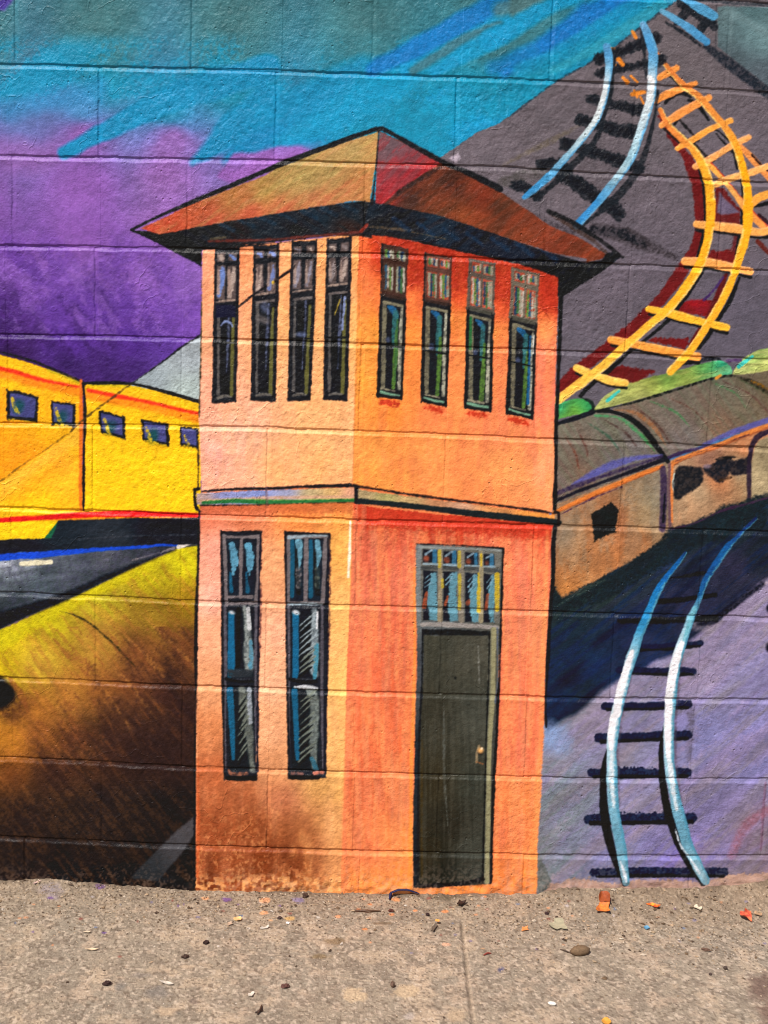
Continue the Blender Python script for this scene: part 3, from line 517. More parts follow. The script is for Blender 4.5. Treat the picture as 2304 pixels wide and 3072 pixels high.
def paint_lower_track():
    f = 'lower_track'
    L = P('v3', (1072, 258), (1015, 335), (930, 440), (865, 550), (810, 680), (750, 820), (700, 970), (650, 1130), (612, 1280)) + P('v4', (580, 100), (562, 220), (550, 330), (550, 480), (550, 620), (562, 760), (585, 900), (612, 1040), (628, 1160), (648, 1300))
    R = P('v3', (1578, 8), (1500, 85), (1425, 160), (1365, 225), (1290, 335), (1215, 455), (1165, 600), (1112, 720), (1062, 860), (1012, 1000), (985, 1130), (968, 1290)) + P('v4', (962, 60), (955, 200), (955, 400), (968, 540), (988, 640), (1012, 760), (1050, 900), (1090, 1040), (1150, 1160), (1215, 1285))
    sh = (14, 14, 18); nv = (20, 26, 50)
    # sleepers (each owned on its own), then shadows, then rails
    sl_ = [(((940, 440), (1080, 420), (1230, 395)), 12, .3, 'v3'), (((880, 600), (1050, 590), (1290, 555)), 19, .15, 'v3'), (((600, 742), (900, 738), (1290, 722)), 22, .2, 'v3'), (((700, 930), (900, 925), (1180, 900)), 24, .1, 'v3'),
           (((600, 1092), (800, 1098), (1130, 1100)), 28, 0, 'v3'), (((497, 1348), (760, 1345), (1095, 1335)), 30, 0, 'v3'),
           (((458, 272), (700, 262), (1090, 248)), 34, .05, 'v4'), (((405, 520), (700, 520), (1088, 515)), 34, .12, 'v4'), (((380, 848), (700, 845), (1120, 838)), 36, .12, 'v4'), (((425, 1228), (800, 1222), (1345, 1222)), 36, .12, 'v4')]
    for k, (pts, w_, dr, r) in enumerate(sl_):
        o = own(f, 'sleeper', k); w_ *= .78
        q = P(r, *pts)
        stroke(q, w_, (nv if k > 2 else (13, 12, 16)), o, soft=3, wob=3, rough=2.2, dry=dr + .05)
        if k > 2: stroke([(x + 8 - 10 * (i_ == 2), y + w_ * .42) for i_, (x, y) in enumerate(q)], w_ * .42, sh, o, soft=3, wob=3, rough=1.5)
        if 6 < k < 9: stroke([(x + 46, y - w_ * .5) for x, y in q[:2]] + [(q[2][0] - 60, q[2][1] - w_ * .5)], w_ * .3, nv, o, dry=.75, rough=7)
    for rail, k, sp in ((L, 0, P('v4', (515, 350), (492, 480), (488, 620), (492, 760), (510, 900), (545, 1050), (585, 1170), (642, 1310))), (R, 1, P('v4', (925, 180), (900, 330), (902, 480), (915, 620), (945, 780), (985, 920), (1040, 1060), (1110, 1180), (1195, 1300)))):
        o = own(f, 'rail', k)
        stroke(sp, [5, 16, 22, 25, 25, 25, 24, 18], sh, o, soft=3, wob=3)
        stroke([(x + 17, y) for x, y in rail[len(rail) // 2 - 2:-4]], [4, 12, 14, 12, 4], (84, 70, 84), dry=.5, soft=6, alpha=.6)
        wl = [6, 14, 20, 22, 24, 26, 29, 31, 32, 32, 32, 32, 31, 31, 31, 31, 32, 30, 22] if k == 0 else [10, 12, 14, 22, 24, 18, 14, 22, 26, 29, 30, 31, 32, 32, 31, 31, 32, 33, 34, 34, 34, 26]
        cw = [(20, 50, 96), (30, 96, 160), (30, 100, 168), (40, 120, 180), (44, 128, 180), (70, 150, 190), (150, 196, 212), (206, 226, 232), (200, 222, 230), (196, 220, 228), (188, 212, 220), (170, 204, 214), (150, 196, 210), (136, 182, 198), (116, 166, 184), (104, 156, 176), (98, 150, 170), (124, 170, 186), (130, 170, 184)]
        if k: cw = [(16, 40, 84), (22, 60, 120), (26, 80, 140), (34, 100, 160), (26, 74, 130), (34, 90, 140), (110, 170, 190)] + cw[6:]
        stroke(rail, wl, cw, o, soft=3, wob=2.5, edge=((80, 142, 166), -1, .25))
        # white lights laid over
        if k == 0:
            stroke(P('v3', (692, 960), (655, 1080), (615, 1200), (595, 1290), (585, 1400)) + P('v4', (560, 130), (545, 240), (545, 350)), [10, 21, 23, 22, 22, 20, 20, 12], (236, 240, 242), o, soft=3, wob=2)
            stroke(P('v4', (548, 380), (545, 520), (548, 620), (565, 760)), [10, 16, 12, 6], (214, 228, 232), o, dry=.4, soft=5)
            stroke(P('v4', (610, 1150), (640, 1240), (650, 1290)), [6, 12, 6], (220, 230, 236), o, dry=.3)
        else:
            stroke(P('v3', (1052, 890), (1008, 1010), (980, 1130), (955, 1260), (952, 1400)) + P('v4', (948, 130), (948, 260), (950, 400)), [10, 22, 23, 22, 22, 21, 20, 14], (236, 240, 242), o, soft=3, wob=2)
            stroke(P('v4', (955, 420), (975, 560), (985, 660), (1010, 780)), [14, 18, 14, 5], (218, 230, 234), o, dry=.35, soft=5)
            stroke(P('v4', (1000, 920), (1040, 1040), (1100, 1120), (1170, 1230)), [4, 6, 8, 8], (206, 222, 230), o, dry=.4)
            stroke(P('v3', (1140, 650), (1100, 760), (1060, 880)), [8, 12, 8], (110, 178, 192), o, dry=.3)

def paint_upper_track():
    f = 'upper_track'
    L = P('r3', (662, 290), (672, 340), (675, 420), (662, 520), (640, 620), (600, 730), (540, 820), (450, 930), (360, 1030), (290, 1105), (150, 1222))
    R = P('r3', (885, 150), (920, 230), (945, 320), (945, 420), (942, 510), (930, 620), (895, 740), (855, 860), (810, 980), (750, 1070), (680, 1160), (590, 1270), (475, 1395))
    dk = (38, 36, 39)
    sl_ = [((620, 365), (780, 310), (960, 235), 36), ((620, 455), (800, 415), (1000, 375), 30), ((555, 612), (700, 645), (900, 690), 34), ((500, 742), (680, 790), (850, 825), 42), ((405, 890), (600, 950), (860, 1040), 38), ((250, 1015), (340, 1012), (430, 1045), 30), ((395, 1080), (560, 1200), (730, 1320), 48), ((95, 1150), (150, 1160), (230, 1205), 32)]
    for k, (a, b, c_, w_) in enumerate(sl_):
        stroke(P('r3', a, b, c_), w_, dk, own(f, 'sleeper', k), soft=5, wob=5, rough=6, dry=.22)
        stroke(P('r3', a, b, c_), w_ * .6, (30, 28, 31), own(f, 'sleeper', k), soft=5, wob=5, rough=6, dry=.1)
    # orange scraps of the other track showing through
    oc = (230, 136, 40)
    for kk, (a, b, w_) in enumerate((((820, 195), (842, 232), 10), ((682, 298), (705, 300), 8), ((690, 385), (712, 402), 8), ((735, 368), (760, 400), 14), ((760, 480), (790, 510), 14), ((810, 470), (850, 508), 10), ((818, 582), (895, 570), 14), ((870, 600), (890, 640), 6), ((830, 560), (850, 600), 8))):
        stroke(P('r3', a, b), w_, oc, own('orange_track', 'paint_scrap', kk), soft=3, wob=3, dry=.1)
    for pts, k in ((P('r3', (700, 300), (700, 420), (690, 560), (650, 700), (600, 850), (520, 950), (430, 1040), (330, 1140), (220, 1235)), 0), (P('r3', (880, 180), (900, 400), (905, 480)), 1), (P('r3', (975, 560), (960, 700), (925, 860), (870, 1020), (790, 1140), (680, 1260), (510, 1395)), 1)):
        stroke(pts, [10, 14, 14, 16, 20, 22, 22, 20, 10] if len(pts) > 3 else 12, dk, own(f, 'rail', k), soft=4, wob=4, dry=.2)
    cw = [(84, 146, 190), (84, 150, 196), (130, 180, 206), (210, 226, 228), (214, 226, 226), (206, 222, 222), (190, 212, 214), (150, 190, 204), (110, 170, 204), (70, 150, 200), (60, 140, 196)]
    stroke(L, [22, 24, 22, 20, 23, 23, 22, 20, 20, 24, 14], cw, own(f, 'rail', 0), soft=3, wob=2, edge=((84, 152, 196), -1, .2))
    cw2 = [(110, 160, 196), (80, 146, 192), (76, 148, 196), (120, 174, 206), (200, 220, 226), (216, 230, 230), (190, 214, 220), (170, 204, 214), (150, 194, 208), (170, 200, 206), (110, 170, 204), (64, 142, 200), (60, 138, 198)]
    stroke(R, [20, 26, 28, 28, 28, 28, 26, 25, 25, 24, 24, 22, 24], cw2, own(f, 'rail', 1), soft=3, wob=2, edge=((96, 160, 200), -1, .3))
    stroke(P('r3', (925, 480), (945, 510), (930, 600)), [18, 14, 8], (232, 238, 236), own(f, 'rail', 1), dry=.3)
    f2 = 'corner_track'
    stroke(P('r3', (1120, 20), (1160, 60), (1100, 130)), 30, dk, own(f2, 'sleeper', 0), dry=.2, wob=5)
    stroke(P('r3', (1230, 200), (1290, 130), (1330, 170)), 26, dk, own(f2, 'sleeper', 1), dry=.2, wob=5)
    stroke(P('r3', (1030, 140), (1160, 220), (1240, 280)), [8, 14, 8], dk, own(f2, 'rail', 0), dry=.4)
    stroke(P('r3', (1140, 25), (1250, 110), (1330, 140)), [20, 26, 14], dk, own(f2, 'rail', 1), dry=.2)
    stroke(P('r3', (1002, 66), (1090, 120), (1190, 190), (1280, 258)), [12, 22, 25, 24], [(100, 160, 190), (84, 150, 192), (74, 146, 194)], own(f2, 'rail', 0), wob=3)
    stroke(P('r3', (1130, -30), (1190, 20), (1260, 62), (1322, 98)), 28, (82, 152, 192), own(f2, 'rail', 1), wob=3)

def paint_orange_track():
    f = 'orange_track'
    inner = P('r3', (992, 680), (1040, 772), (1130, 862), (1200, 930), (1255, 1020), (1288, 1110), (1303, 1250), (1300, 1400)) + P('u3', (1228, 130), (1218, 300), (1198, 450), (1150, 600), (1080, 722), (990, 850), (880, 975), (750, 1085), (620, 1200), (470, 1330), (330, 1450), (180, 1560), (60, 1650))
    outer = P('r3', (965, 330), (1050, 432), (1130, 520), (1230, 600), (1305, 685), (1390, 785), (1445, 870), (1482, 960), (1508, 1060), (1528, 1160), (1535, 1300), (1530, 1420)) + P('u3', (1508, 150), (1508, 280), (1490, 400), (1448, 540), (1398, 700), (1330, 850), (1258, 980), (1170, 1120), (1060, 1280), (915, 1432))
    red = (106, 24, 20); o_sh = own(f, 'red_shadow')
    # dark red shadow on the left flank
    stroke(P('r3', (985, 720), (1090, 880), (1170, 1000), (1220, 1150), (1235, 1300), (1240, 1440)) + P('u3', (1150, 200), (1145, 330), (1110, 470), (1060, 580), (980, 700), (880, 840), (760, 970), (640, 1090), (520, 1190), (380, 1300), (220, 1420), (80, 1540)), [14, 22, 28, 30, 30, 30, 26, 24, 26, 30, 34, 34, 34, 34, 34, 36, 36, 36], red, o_sh, soft=5, wob=5, rough=4, dry=.08)
    for pts in ([(1265, 40), (1330, 40), (1440, 190), (1450, 310), (1255, 290)], [(1215, 510), (1425, 500), (1410, 612), (1185, 585)], [(1010, 905), (1150, 890), (1240, 905), (1205, 1022), (930, 975)], [(770, 1165), (1070, 1180), (1030, 1262), (720, 1205)], [(520, 1385), (800, 1432), (640, 1520), (420, 1455)]):
        fill(P('u3', *pts), [(1900, 800, (120, 26, 24)), (2100, 920, (124, 22, 26)), (1950, 1020, (110, 24, 18)), (1900, 1100, (100, 20, 16)), (2150, 780, (110, 26, 20)), (2180, 660, (100, 30, 26))], o_sh, soft=5, wob=6, rough=6, dry=.1)
    stroke(P('u3', (1430, 380), (1410, 500)), 20, (96, 34, 34), o_sh, dry=.2, soft=6)
    fill(P('u3', (1290, 70), (1440, 220), (1310, 235), (1275, 220)), (104, 92, 112), soft=6, wob=4)
    stroke(P('u3', (1340, 700), (1280, 860), (1230, 980), (1130, 1130), (1060, 1230)), [12, 22, 22, 16, 10], (92, 22, 20), o_sh, soft=5, wob=5)
    stroke(P('u3', (1170, 890), (1240, 820), (1320, 715)), 6, (70, 44, 96), dry=.2)
    stroke(P('u3', (1350, 1350), (1450, 1345)), 10, (72, 46, 84), dry=.3)
    smear(*P('u3', (1130, 915))[0], 40, 14, (160, 24, 34), .8, 5, .3)
    # black insides
    for pts, w_ in ((P('r3', (1240, 1040), (1265, 1160), (1275, 1300)) + P('u3', (1185, 130), (1180, 330), (1150, 480), (1120, 580)), 11), (P('r3', (1500, 1040), (1500, 1160), (1510, 1300)) + P('u3', (1465, 100), (1462, 300), (1435, 450), (1415, 590)), 10),
                    (P('u3', (1160, 660), (1060, 820), (960, 960), (880, 1060), (740, 1180), (600, 1290), (440, 1430), (330, 1520), (230, 1620)), 13), (P('u3', (1440, 720), (1370, 890), (1290, 1020), (1190, 1180), (1130, 1250)), 12),
                    (P('r3', (1000, 480), (1050, 470), (1110, 530)), 8), (P('r3', (1170, 620), (1230, 650), (1290, 740)), 9)):
        stroke(pts, w_, (24, 20, 20), o_sh, soft=3, wob=3)
    for pts in ([(1020, 640), (1060, 600), (1130, 575), (1180, 600)], [(1080, 770), (1130, 700), (1220, 660), (1290, 740)], [(1190, 890), (1260, 830), (1330, 800), (1420, 870)], [(1300, 1010), (1360, 960), (1440, 930), (1470, 1040)]):
        stroke(P('r3', *pts), 9, (26, 22, 22), o_sh, wob=3, dry=.05)
    for a, b in (((1010, 790), (1110, 880)), ((1110, 740), (1230, 870)), ((1340, 830), (1460, 960)), ((1170, 860), (1280, 970)), ((1290, 1000), (1400, 1110))):
        stroke(P('r3', a, b), 8, (34, 26, 24), o_sh, dry=.2)
    # side branch running off to the right
    br = own(f, 'branch_rail', 0)
    stroke(P('r3', (1480, 900), (1560, 980), (1659, 1090), (1760, 1210)), [16, 20, 22, 22], (232, 146, 76), br, wob=3)
    stroke(P('r3', (1300, 1020), (1400, 1130), (1500, 1260), (1590, 1360), (1700, 1470)), [18, 16, 22, 22, 22], [(244, 170, 70), (236, 170, 90), (236, 150, 70), (240, 160, 84)], own(f, 'branch_rail', 1), wob=3, edge=((190, 60, 40), -1, .5))
    stroke(P('r3', (1560, 960), (1659, 1060)), 5, (40, 24, 20), br, dry=.2)
    stroke(P('u3', (1540, 170), (1600, 165), (1700, 140)), 9, (30, 22, 22), o_sh)
    stroke(P('r3', (1560, 1255), (1610, 1220), (1700, 1190)), 24, (242, 166, 70), own(f, 'sleeper', 11), wob=2)
    stroke(P('u3', (1590, 240), (1660, 300)), 10, (44, 20, 24), o_sh, dry=.2); stroke(P('u3', (1580, 440), (1659, 520)), 14, (100, 40, 30), o_sh, dry=.4)
    # sleepers
    og, pe = (236, 146, 66), (244, 166, 92)
    sl_ = [('r3', [(985, 480), (1040, 450), (1095, 420)], 24, og), ('r3', [(968, 630), (1020, 590), (1100, 555), (1210, 515)], 22, og), ('r3', [(1000, 775), (1120, 700), (1290, 605)], 26, (238, 150, 72)), ('r3', [(1098, 920), (1200, 860), (1300, 800), (1430, 745)], 20, (244, 162, 66)),
           ('r3', [(1210, 1030), (1300, 985), (1420, 910), (1540, 850)], 20, pe), ('r3', [(1335, 1140), (1440, 1100), (1560, 1065), (1680, 1020)], 21, (246, 176, 96)),
           ('u3', [(1112, 308), (1250, 325), (1420, 345), (1600, 372), (1700, 340)], 27, (240, 168, 86)), ('u3', [(1030, 592), (1200, 600), (1350, 632), (1520, 672)], 28, (240, 164, 84)), ('u3', [(750, 955), (930, 995), (1100, 1040), (1345, 1098)], 26, (250, 184, 50)),
           ('u3', [(465, 1190), (640, 1225), (850, 1265), (1120, 1320)], 27, (242, 158, 66)), ('u3', [(200, 1405), (330, 1455), (450, 1500), (575, 1520)], 24, (250, 196, 84))]
    for k, (r, pts, w_, c_) in enumerate(sl_):
        q = P(r, *pts)
        if k > 5: stroke([(x + 2, y + w_ * .62) for x, y in q], 10, (22, 18, 18), o_sh, wob=3, dry=.05)
        stroke(q, [w_ * .8, w_, w_, w_ * .8], c_, own(f, 'sleeper', k), soft=3, wob=3, edge=((min(c_[0] + 8, 255), c_[1] + 16, c_[2] + 30), -1, .3))
    for pts, k in ((inner, 0), (outer, 1)):
        n = len(pts)
        cs = [(226, 130, 60), (232, 140, 62), (246, 170, 50)] + [(250, 174, 38)] * 4 + [(252, 180, 46), (252, 184, 60), (252, 192, 74), (253, 196, 84)] if k == 0 else [(222, 128, 56), (226, 136, 62), (234, 150, 60), (250, 168, 26), (250, 172, 26), (250, 174, 34), (250, 176, 42), (250, 176, 46), (250, 182, 52)]
        stroke(pts, ([16, 20, 24, 26, 26, 25, 26, 27, 26, 27, 28, 27] if k == 0 else [12, 20, 22, 22, 24, 26, 27, 27, 26, 24, 24, 22]), cs, own(f, 'rail', k), soft=3, wob=2.5, edge=((250, 206, 110), 1 if k else -1, .45))

def lerp2(q, u, v):
    """point in the quad q (tl, tr, br, bl)"""
    tl, tr, br, bl = [np.array(p, float) for p in q]
    return tuple((tl * (1 - u) + tr * u) * (1 - v) + (bl * (1 - u) + br * u) * v)
def quad(q, u0, v0, u1, v1):
    return [lerp2(q, u0, v0), lerp2(q, u1, v0), lerp2(q, u1, v1), lerp2(q, u0, v1)]

def paint_tower():
    f = 'tower'
    wl, wr, ll, lr = own(f, 'wall_panel', 0), own(f, 'wall_panel', 1), own(f, 'wall_panel', 2), own(f, 'wall_panel', 3)
    eL, eR = own(f, 'eave', 0), own(f, 'eave', 1)
    fill([(612, 760), (1077, 700), (1665, 830), (1650, 1500), (1632, 1900), (1612, 2400), (1608, 2745), (598, 2745), (598, 2000), (606, 1500)], (232, 128, 76), own(f, 'undercoat'), soft=3, wob=1)
    # upper walls
    fill(P('u1', (128, 255), (800, 205), (1437, 140), (1434, 620), (1412, 1250), (1392, 1659)) + P('u5', (1378, 165), (660, 185), (122, 215)) + P('u1', (100, 1659), (120, 900)),
         [(620, 800, (244, 164, 124)), (700, 780, (236, 140, 90)), (640, 1000, (248, 172, 130)), (640, 1180, (248, 172, 138)), (740, 850, (244, 160, 108)), (900, 800, (248, 168, 106)), (1060, 760, (250, 170, 98)), (850, 1000, (250, 178, 112)), (1060, 1000, (252, 182, 106)), (950, 1150, (250, 180, 116)),
          (640, 1400, (246, 172, 156)), (720, 1300, (250, 184, 150)), (700, 1440, (246, 178, 140)), (850, 1400, (250, 176, 114)), (1000, 1400, (252, 180, 110)), (1050, 1440, (250, 174, 110)), (950, 1280, (250, 182, 120))],
         wl, soft=3, wob=2, tone=.025, streak=[(88, 22, 4, .045, None), (86, 40, 3, .2, (250, 182, 146)), (92, 30, 3, .22, (246, 174, 110))])
    fill(P('u2', (43, 112), (230, 120), (700, 220), (1180, 322), (1460, 415), (1450, 760), (1430, 1540)) + P('u4', (150, 900), (128, 1262)) + P('v1', (1545, 250), (640, 130), (0, 50)) + P('u5', (1378, 165)) + P('u2', (5, 1540), (20, 900)),
         [(1100, 740, (220, 84, 40)), (1150, 760, (200, 62, 32)), (1300, 780, (192, 54, 30)), (1450, 820, (188, 52, 28)), (1560, 860, (186, 54, 28)), (1650, 880, (192, 60, 34)), (1100, 860, (240, 130, 66)), (1130, 1000, (248, 156, 60)), (1100, 1150, (248, 158, 62)), (1240, 900, (236, 116, 60)), (1240, 1000, (246, 142, 62)),
          (1370, 900, (214, 84, 40)), (1370, 960, (244, 148, 64)), (1370, 1100, (242, 136, 78)), (1500, 930, (216, 84, 42)), (1500, 990, (246, 150, 74)), (1500, 1100, (242, 132, 84)), (1640, 940, (206, 76, 40)), (1640, 985, (250, 156, 92)), (1640, 1060, (240, 130, 100)), (1650, 1200, (236, 124, 98)), (1100, 1350, (250, 156, 76)), (1300, 1350, (250, 158, 84)),
          (1300, 1260, (240, 132, 76)), (1500, 1400, (250, 156, 92)), (1650, 1400, (250, 160, 110)), (1400, 1470, (250, 152, 84)), (1100, 1450, (250, 156, 70)), (1500, 1280, (242, 136, 88)), (1180, 1230, (246, 142, 60))],
         wr, soft=3, wob=2, tone=.03, streak=[(90, 18, 5, .07, None), (90, 26, 4, .3, (252, 162, 86)), (88, 34, 4, .22, (228, 108, 76))])
    # rough red drag under the eaves
    sl = box(P('u2', (40, 110), (1460, 800)), 0)
    g = (1 - sstep(0, 1, (GY[sl] - (800 + 0.21 * (GX[sl] - 1080))) / 60 + .8 * (MID[sl] - .5) + .5 * (FINE[sl] - .5))) * (ID[sl] == wr) * sstep(1085, 1200, GX[sl] + 60 * (MID[sl] - .5))
    lay(sl, drymask(g * .85, .25, sl), (164, 46, 26))
    # lower walls
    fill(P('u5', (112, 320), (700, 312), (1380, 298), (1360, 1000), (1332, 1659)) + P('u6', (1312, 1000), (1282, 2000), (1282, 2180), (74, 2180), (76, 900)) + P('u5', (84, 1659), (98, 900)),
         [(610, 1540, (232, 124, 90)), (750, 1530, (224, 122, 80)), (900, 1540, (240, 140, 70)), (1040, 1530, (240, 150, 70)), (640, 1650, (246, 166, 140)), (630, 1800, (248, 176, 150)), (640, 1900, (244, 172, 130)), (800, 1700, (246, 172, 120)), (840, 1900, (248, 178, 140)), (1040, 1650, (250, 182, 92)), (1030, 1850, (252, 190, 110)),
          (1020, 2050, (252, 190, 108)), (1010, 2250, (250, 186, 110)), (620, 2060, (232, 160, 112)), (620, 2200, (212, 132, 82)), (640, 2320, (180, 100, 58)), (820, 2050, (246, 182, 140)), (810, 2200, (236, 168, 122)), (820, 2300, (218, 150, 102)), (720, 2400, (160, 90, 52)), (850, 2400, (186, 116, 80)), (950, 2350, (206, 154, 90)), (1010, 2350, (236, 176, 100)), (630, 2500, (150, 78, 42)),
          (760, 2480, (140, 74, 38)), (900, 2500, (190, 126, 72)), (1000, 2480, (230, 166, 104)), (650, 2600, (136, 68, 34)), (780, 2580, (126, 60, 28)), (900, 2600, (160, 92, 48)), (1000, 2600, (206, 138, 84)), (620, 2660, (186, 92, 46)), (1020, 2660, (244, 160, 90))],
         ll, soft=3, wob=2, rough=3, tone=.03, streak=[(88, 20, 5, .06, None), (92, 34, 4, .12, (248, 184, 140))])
    # blotched dry brown over peach near the foot
    sl = box(P('u6', (76, 900), (1300, 2000)), 0)
    inside = (ID[sl] == ll)
    lowk = sstep(2300, 2620, GY[sl] + 70 * (BIG[sl] - .5)) * inside
    n = vn(GX[sl], GY[sl], 4.5, 61, 80, 1.6) * .6 + vn(GX[sl], GY[sl], 9, 62) * .4
    lay(sl, lowk * .5 * sstep(.56, .70, n + .1 * (MID[sl] - .5)), (226, 156, 96))
    lay(sl, lowk * .8 * sstep(.38, .75, fbm(GX[sl], GY[sl], 46, 63, 2, 90, 2)) * (1 - sstep(900, 1010, GX[sl])), (110, 52, 26))
    ft = sstep(2590, 2665, GY[sl] + 40 * (MID[sl] - .5)) * inside
    lay(sl, ft * .8 * sstep(.5, .62, vn(GX[sl], GY[sl], 8, 64)), (246, 176, 110))
    fill(P('u5', (1380, 298)) + P('v1', (0, 190), (650, 260), (1590, 350), (1537, 370), (1522, 900), (1490, 1400), (1480, 1659)) + P('v2', (1470, 500), (1450, 1000), (1415, 1500), (1410, 1872), (1408, 2050), (0, 2050)) + P('u6', (1282, 2180), (1282, 2000), (1312, 1000)) + P('u5', (1332, 1659), (1360, 1000)),
         [(1120, 1560, (196, 72, 40)), (1300, 1580, (192, 62, 34)), (1640, 1600, (206, 76, 50)), (1120, 1640, (226, 112, 80)), (1200, 1750, (232, 118, 84)), (1080, 1800, (232, 120, 88)), (1180, 1900, (228, 110, 74)), (1080, 2000, (234, 112, 72)), (1200, 2050, (228, 108, 66)), (1560, 1700, (240, 124, 90)), (1600, 1900, (242, 136, 96)), (1560, 2050, (236, 122, 84)),
          (1180, 2250, (232, 112, 66)), (1080, 2250, (226, 112, 70)), (1080, 2400, (218, 112, 70)), (1200, 2400, (228, 118, 72)), (1100, 2550, (226, 120, 76)), (1220, 2520, (250, 148, 76)), (1560, 2250, (232, 118, 82)), (1600, 2400, (244, 140, 78)), (1540, 2500, (232, 122, 76)), (1100, 2660, (252, 150, 76)), (1220, 2660, (252, 148, 66)), (1550, 2660, (248, 136, 64)), (1600, 2550, (250, 144, 76)), (1400, 2660, (252, 144, 66))],
         lr, soft=3, wob=2, rough=3, tone=.03, streak=[(90, 16, 8, .10, None), (90, 20, 8, .4, (214, 130, 92)), (89, 22, 8, .45, (250, 152, 92)), (90, 9, 12, .3, (252, 160, 100)), (90, 12, 10, .16, (176, 116, 104))])
    sl = box(P('v1', (0, 180), (1560, 480)), 0)
    g = (1 - sstep(0, 1, (GY[sl] - (1560 + 0.075 * (GX[sl] - 1100))) / 34 + .9 * (FINE[sl] - .5))) * (ID[sl] == lr)
    lay(sl, g * .75, (190, 48, 28))
    stroke(P('v1', (1500, 400), (1490, 900), (1460, 1400)) + P('v2', (1455, 400), (1425, 1000), (1390, 1500), (1385, 1840)), [8, 10, 14, 16, 18, 18, 18], (252, 160, 92), lr, dry=.3, alpha=.6, soft=8)
    stroke(P('v1', (395, 700), (400, 1300)) + P('v2', (390, 300), (370, 900), (365, 1500), (360, 1840)), [6, 8, 10, 12, 12, 14], (252, 152, 66), lr, dry=.25, alpha=.8, soft=6)
    stroke(P('u6', (1330, 600), (1310, 1200), (1300, 1700), (1310, 1960)), [8, 12, 12, 20], (250, 138, 86), lr, dry=.3, alpha=.6, soft=8)
    stroke(P('u5', (1358, 455), (1352, 700), (1340, 915)), [6, 8, 8], (255, 240, 208), ll, soft=3)
    stroke(P('u6', (80, 330), (84, 900), (78, 1900)), [3, 4, 4], (246, 170, 120), ll, dry=.3)
    stroke(P('u6', (92, 900), (90, 1500), (88, 1900)), [6, 14, 10], (206, 92, 44), ll, dry=.35, alpha=.7, soft=6)
    # band between the storeys
    bL, bR = own(f, 'string_course', 0), own(f, 'string_course', 1)
    fill(P('u5', (82, 222), (400, 205), (700, 195), (1392, 172), (1392, 290), (700, 310), (82, 318)), [(600, 1490, (186, 160, 150)), (680, 1478, (136, 144, 196)), (780, 1475, (130, 146, 204)), (860, 1472, (150, 156, 190)), (930, 1478, (190, 170, 120)), (1000, 1476, (214, 176, 110)), (1050, 1480, (224, 160, 130))], bL, soft=2, wob=1)
    stroke(P('u5', (100, 284), (660, 262), (1392, 246)), 9, (206, 160, 128), bL, dry=.2, soft=5, alpha=.9)
    stroke(P('u5', (135, 300), (400, 284), (700, 292), (1392, 278)), [10, 14, 13, 10], (44, 112, 56), bL, soft=3, wob=2, edge=((110, 150, 70), -1, .5))
    fill(P('u5', (1420, 185)) + P('v1', (0, 62), (640, 145), (1200, 215), (1560, 262), (1560, 300), (640, 222), (0, 140)) + P('u5', (1420, 280)), [(1100, 1480, (170, 150, 110)), (1160, 1485, (160, 156, 96)), (1220, 1495, (190, 160, 110)), (1320, 1500, (186, 130, 90)), (1380, 1515, (206, 160, 130)), (1480, 1530, (206, 140, 84)), (1600, 1545, (232, 150, 70))], bR, soft=2, wob=1, streak=(7, 8, 8, .15, None))
    stroke(P('u5', (1415, 290)) + P('v1', (0, 152), (330, 185), (650, 222), (1000, 262), (1590, 325)), [14, 17, 18, 18, 18, 20], (25, 36, 36), bR, soft=3, wob=2)
    stroke(P('u5', (130, 205), (400, 186), (700, 180), (1000, 165), (1400, 155)), [6, 8, 7, 9, 10], (30, 22, 28), bL, wob=2)
    stroke(P('u5', (1400, 160), (1659, 200)) + P('v1', (330, 88), (640, 128), (1000, 172), (1300, 210), (1560, 248)), [9, 8, 7, 8, 7, 7, 7], (40, 26, 24), bR, wob=2, dry=.1)
    stroke(P('u5', (110, 322), (600, 318)), [7, 3], (30, 24, 24), bL, dry=.2)
    stroke(P('u5', (600, 315), (1390, 296)), 3, (70, 50, 30), bL, dry=.4)
    stroke(P('u5', (1406, 160), (1404, 295)), 10, (30, 24, 28), bR)
    stroke(P('u5', (64, 195), (100, 182)), 12, (26, 22, 26), bL); stroke(P('u5', (66, 190), (70, 290), (82, 345), (108, 372)), [11, 11, 13, 9], (26, 22, 26), bL)
    stroke(P('v1', (1560, 240), (1592, 250), (1590, 345)), [12, 12, 10], (40, 28, 26), bR)
    stroke(P('u5', (660, 170), (668, 260), (664, 340)), 5, (120, 90, 90), bL, alpha=.5)
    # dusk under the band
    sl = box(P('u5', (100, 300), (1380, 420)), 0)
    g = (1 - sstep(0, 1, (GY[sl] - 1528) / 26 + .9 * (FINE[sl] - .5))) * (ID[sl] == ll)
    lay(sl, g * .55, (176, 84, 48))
    # contour lines of the walls
    stroke(P('u1', (118, 380), (122, 900), (104, 1659)), [4, 4, 4], (70, 60, 40), wl, dry=.35)
    stroke(P('r5', (1236, 0), (1234, 130), (1232, 330)), [3, 5, 6], (60, 40, 24), wl, dry=.3)
    stroke(P('u5', (102, 370), (95, 800), (80, 1200), (76, 1659)) + P('u6', (78, 200), (70, 700)), [8, 8, 9, 8, 8, 3], (28, 22, 26), ll, dry=.1)
    stroke(P('u6', (70, 600), (68, 1200), (62, 1960)), [5, 6, 8], (22, 20, 24), ll, dry=.2)
    stroke(P('u2', (1476, 560), (1470, 800), (1462, 1000), (1450, 1300), (1440, 1540)) + P('u4', (152, 900), (142, 1250)), [13, 12, 12, 12, 12, 12, 13], (26, 22, 24), wr, soft=3)
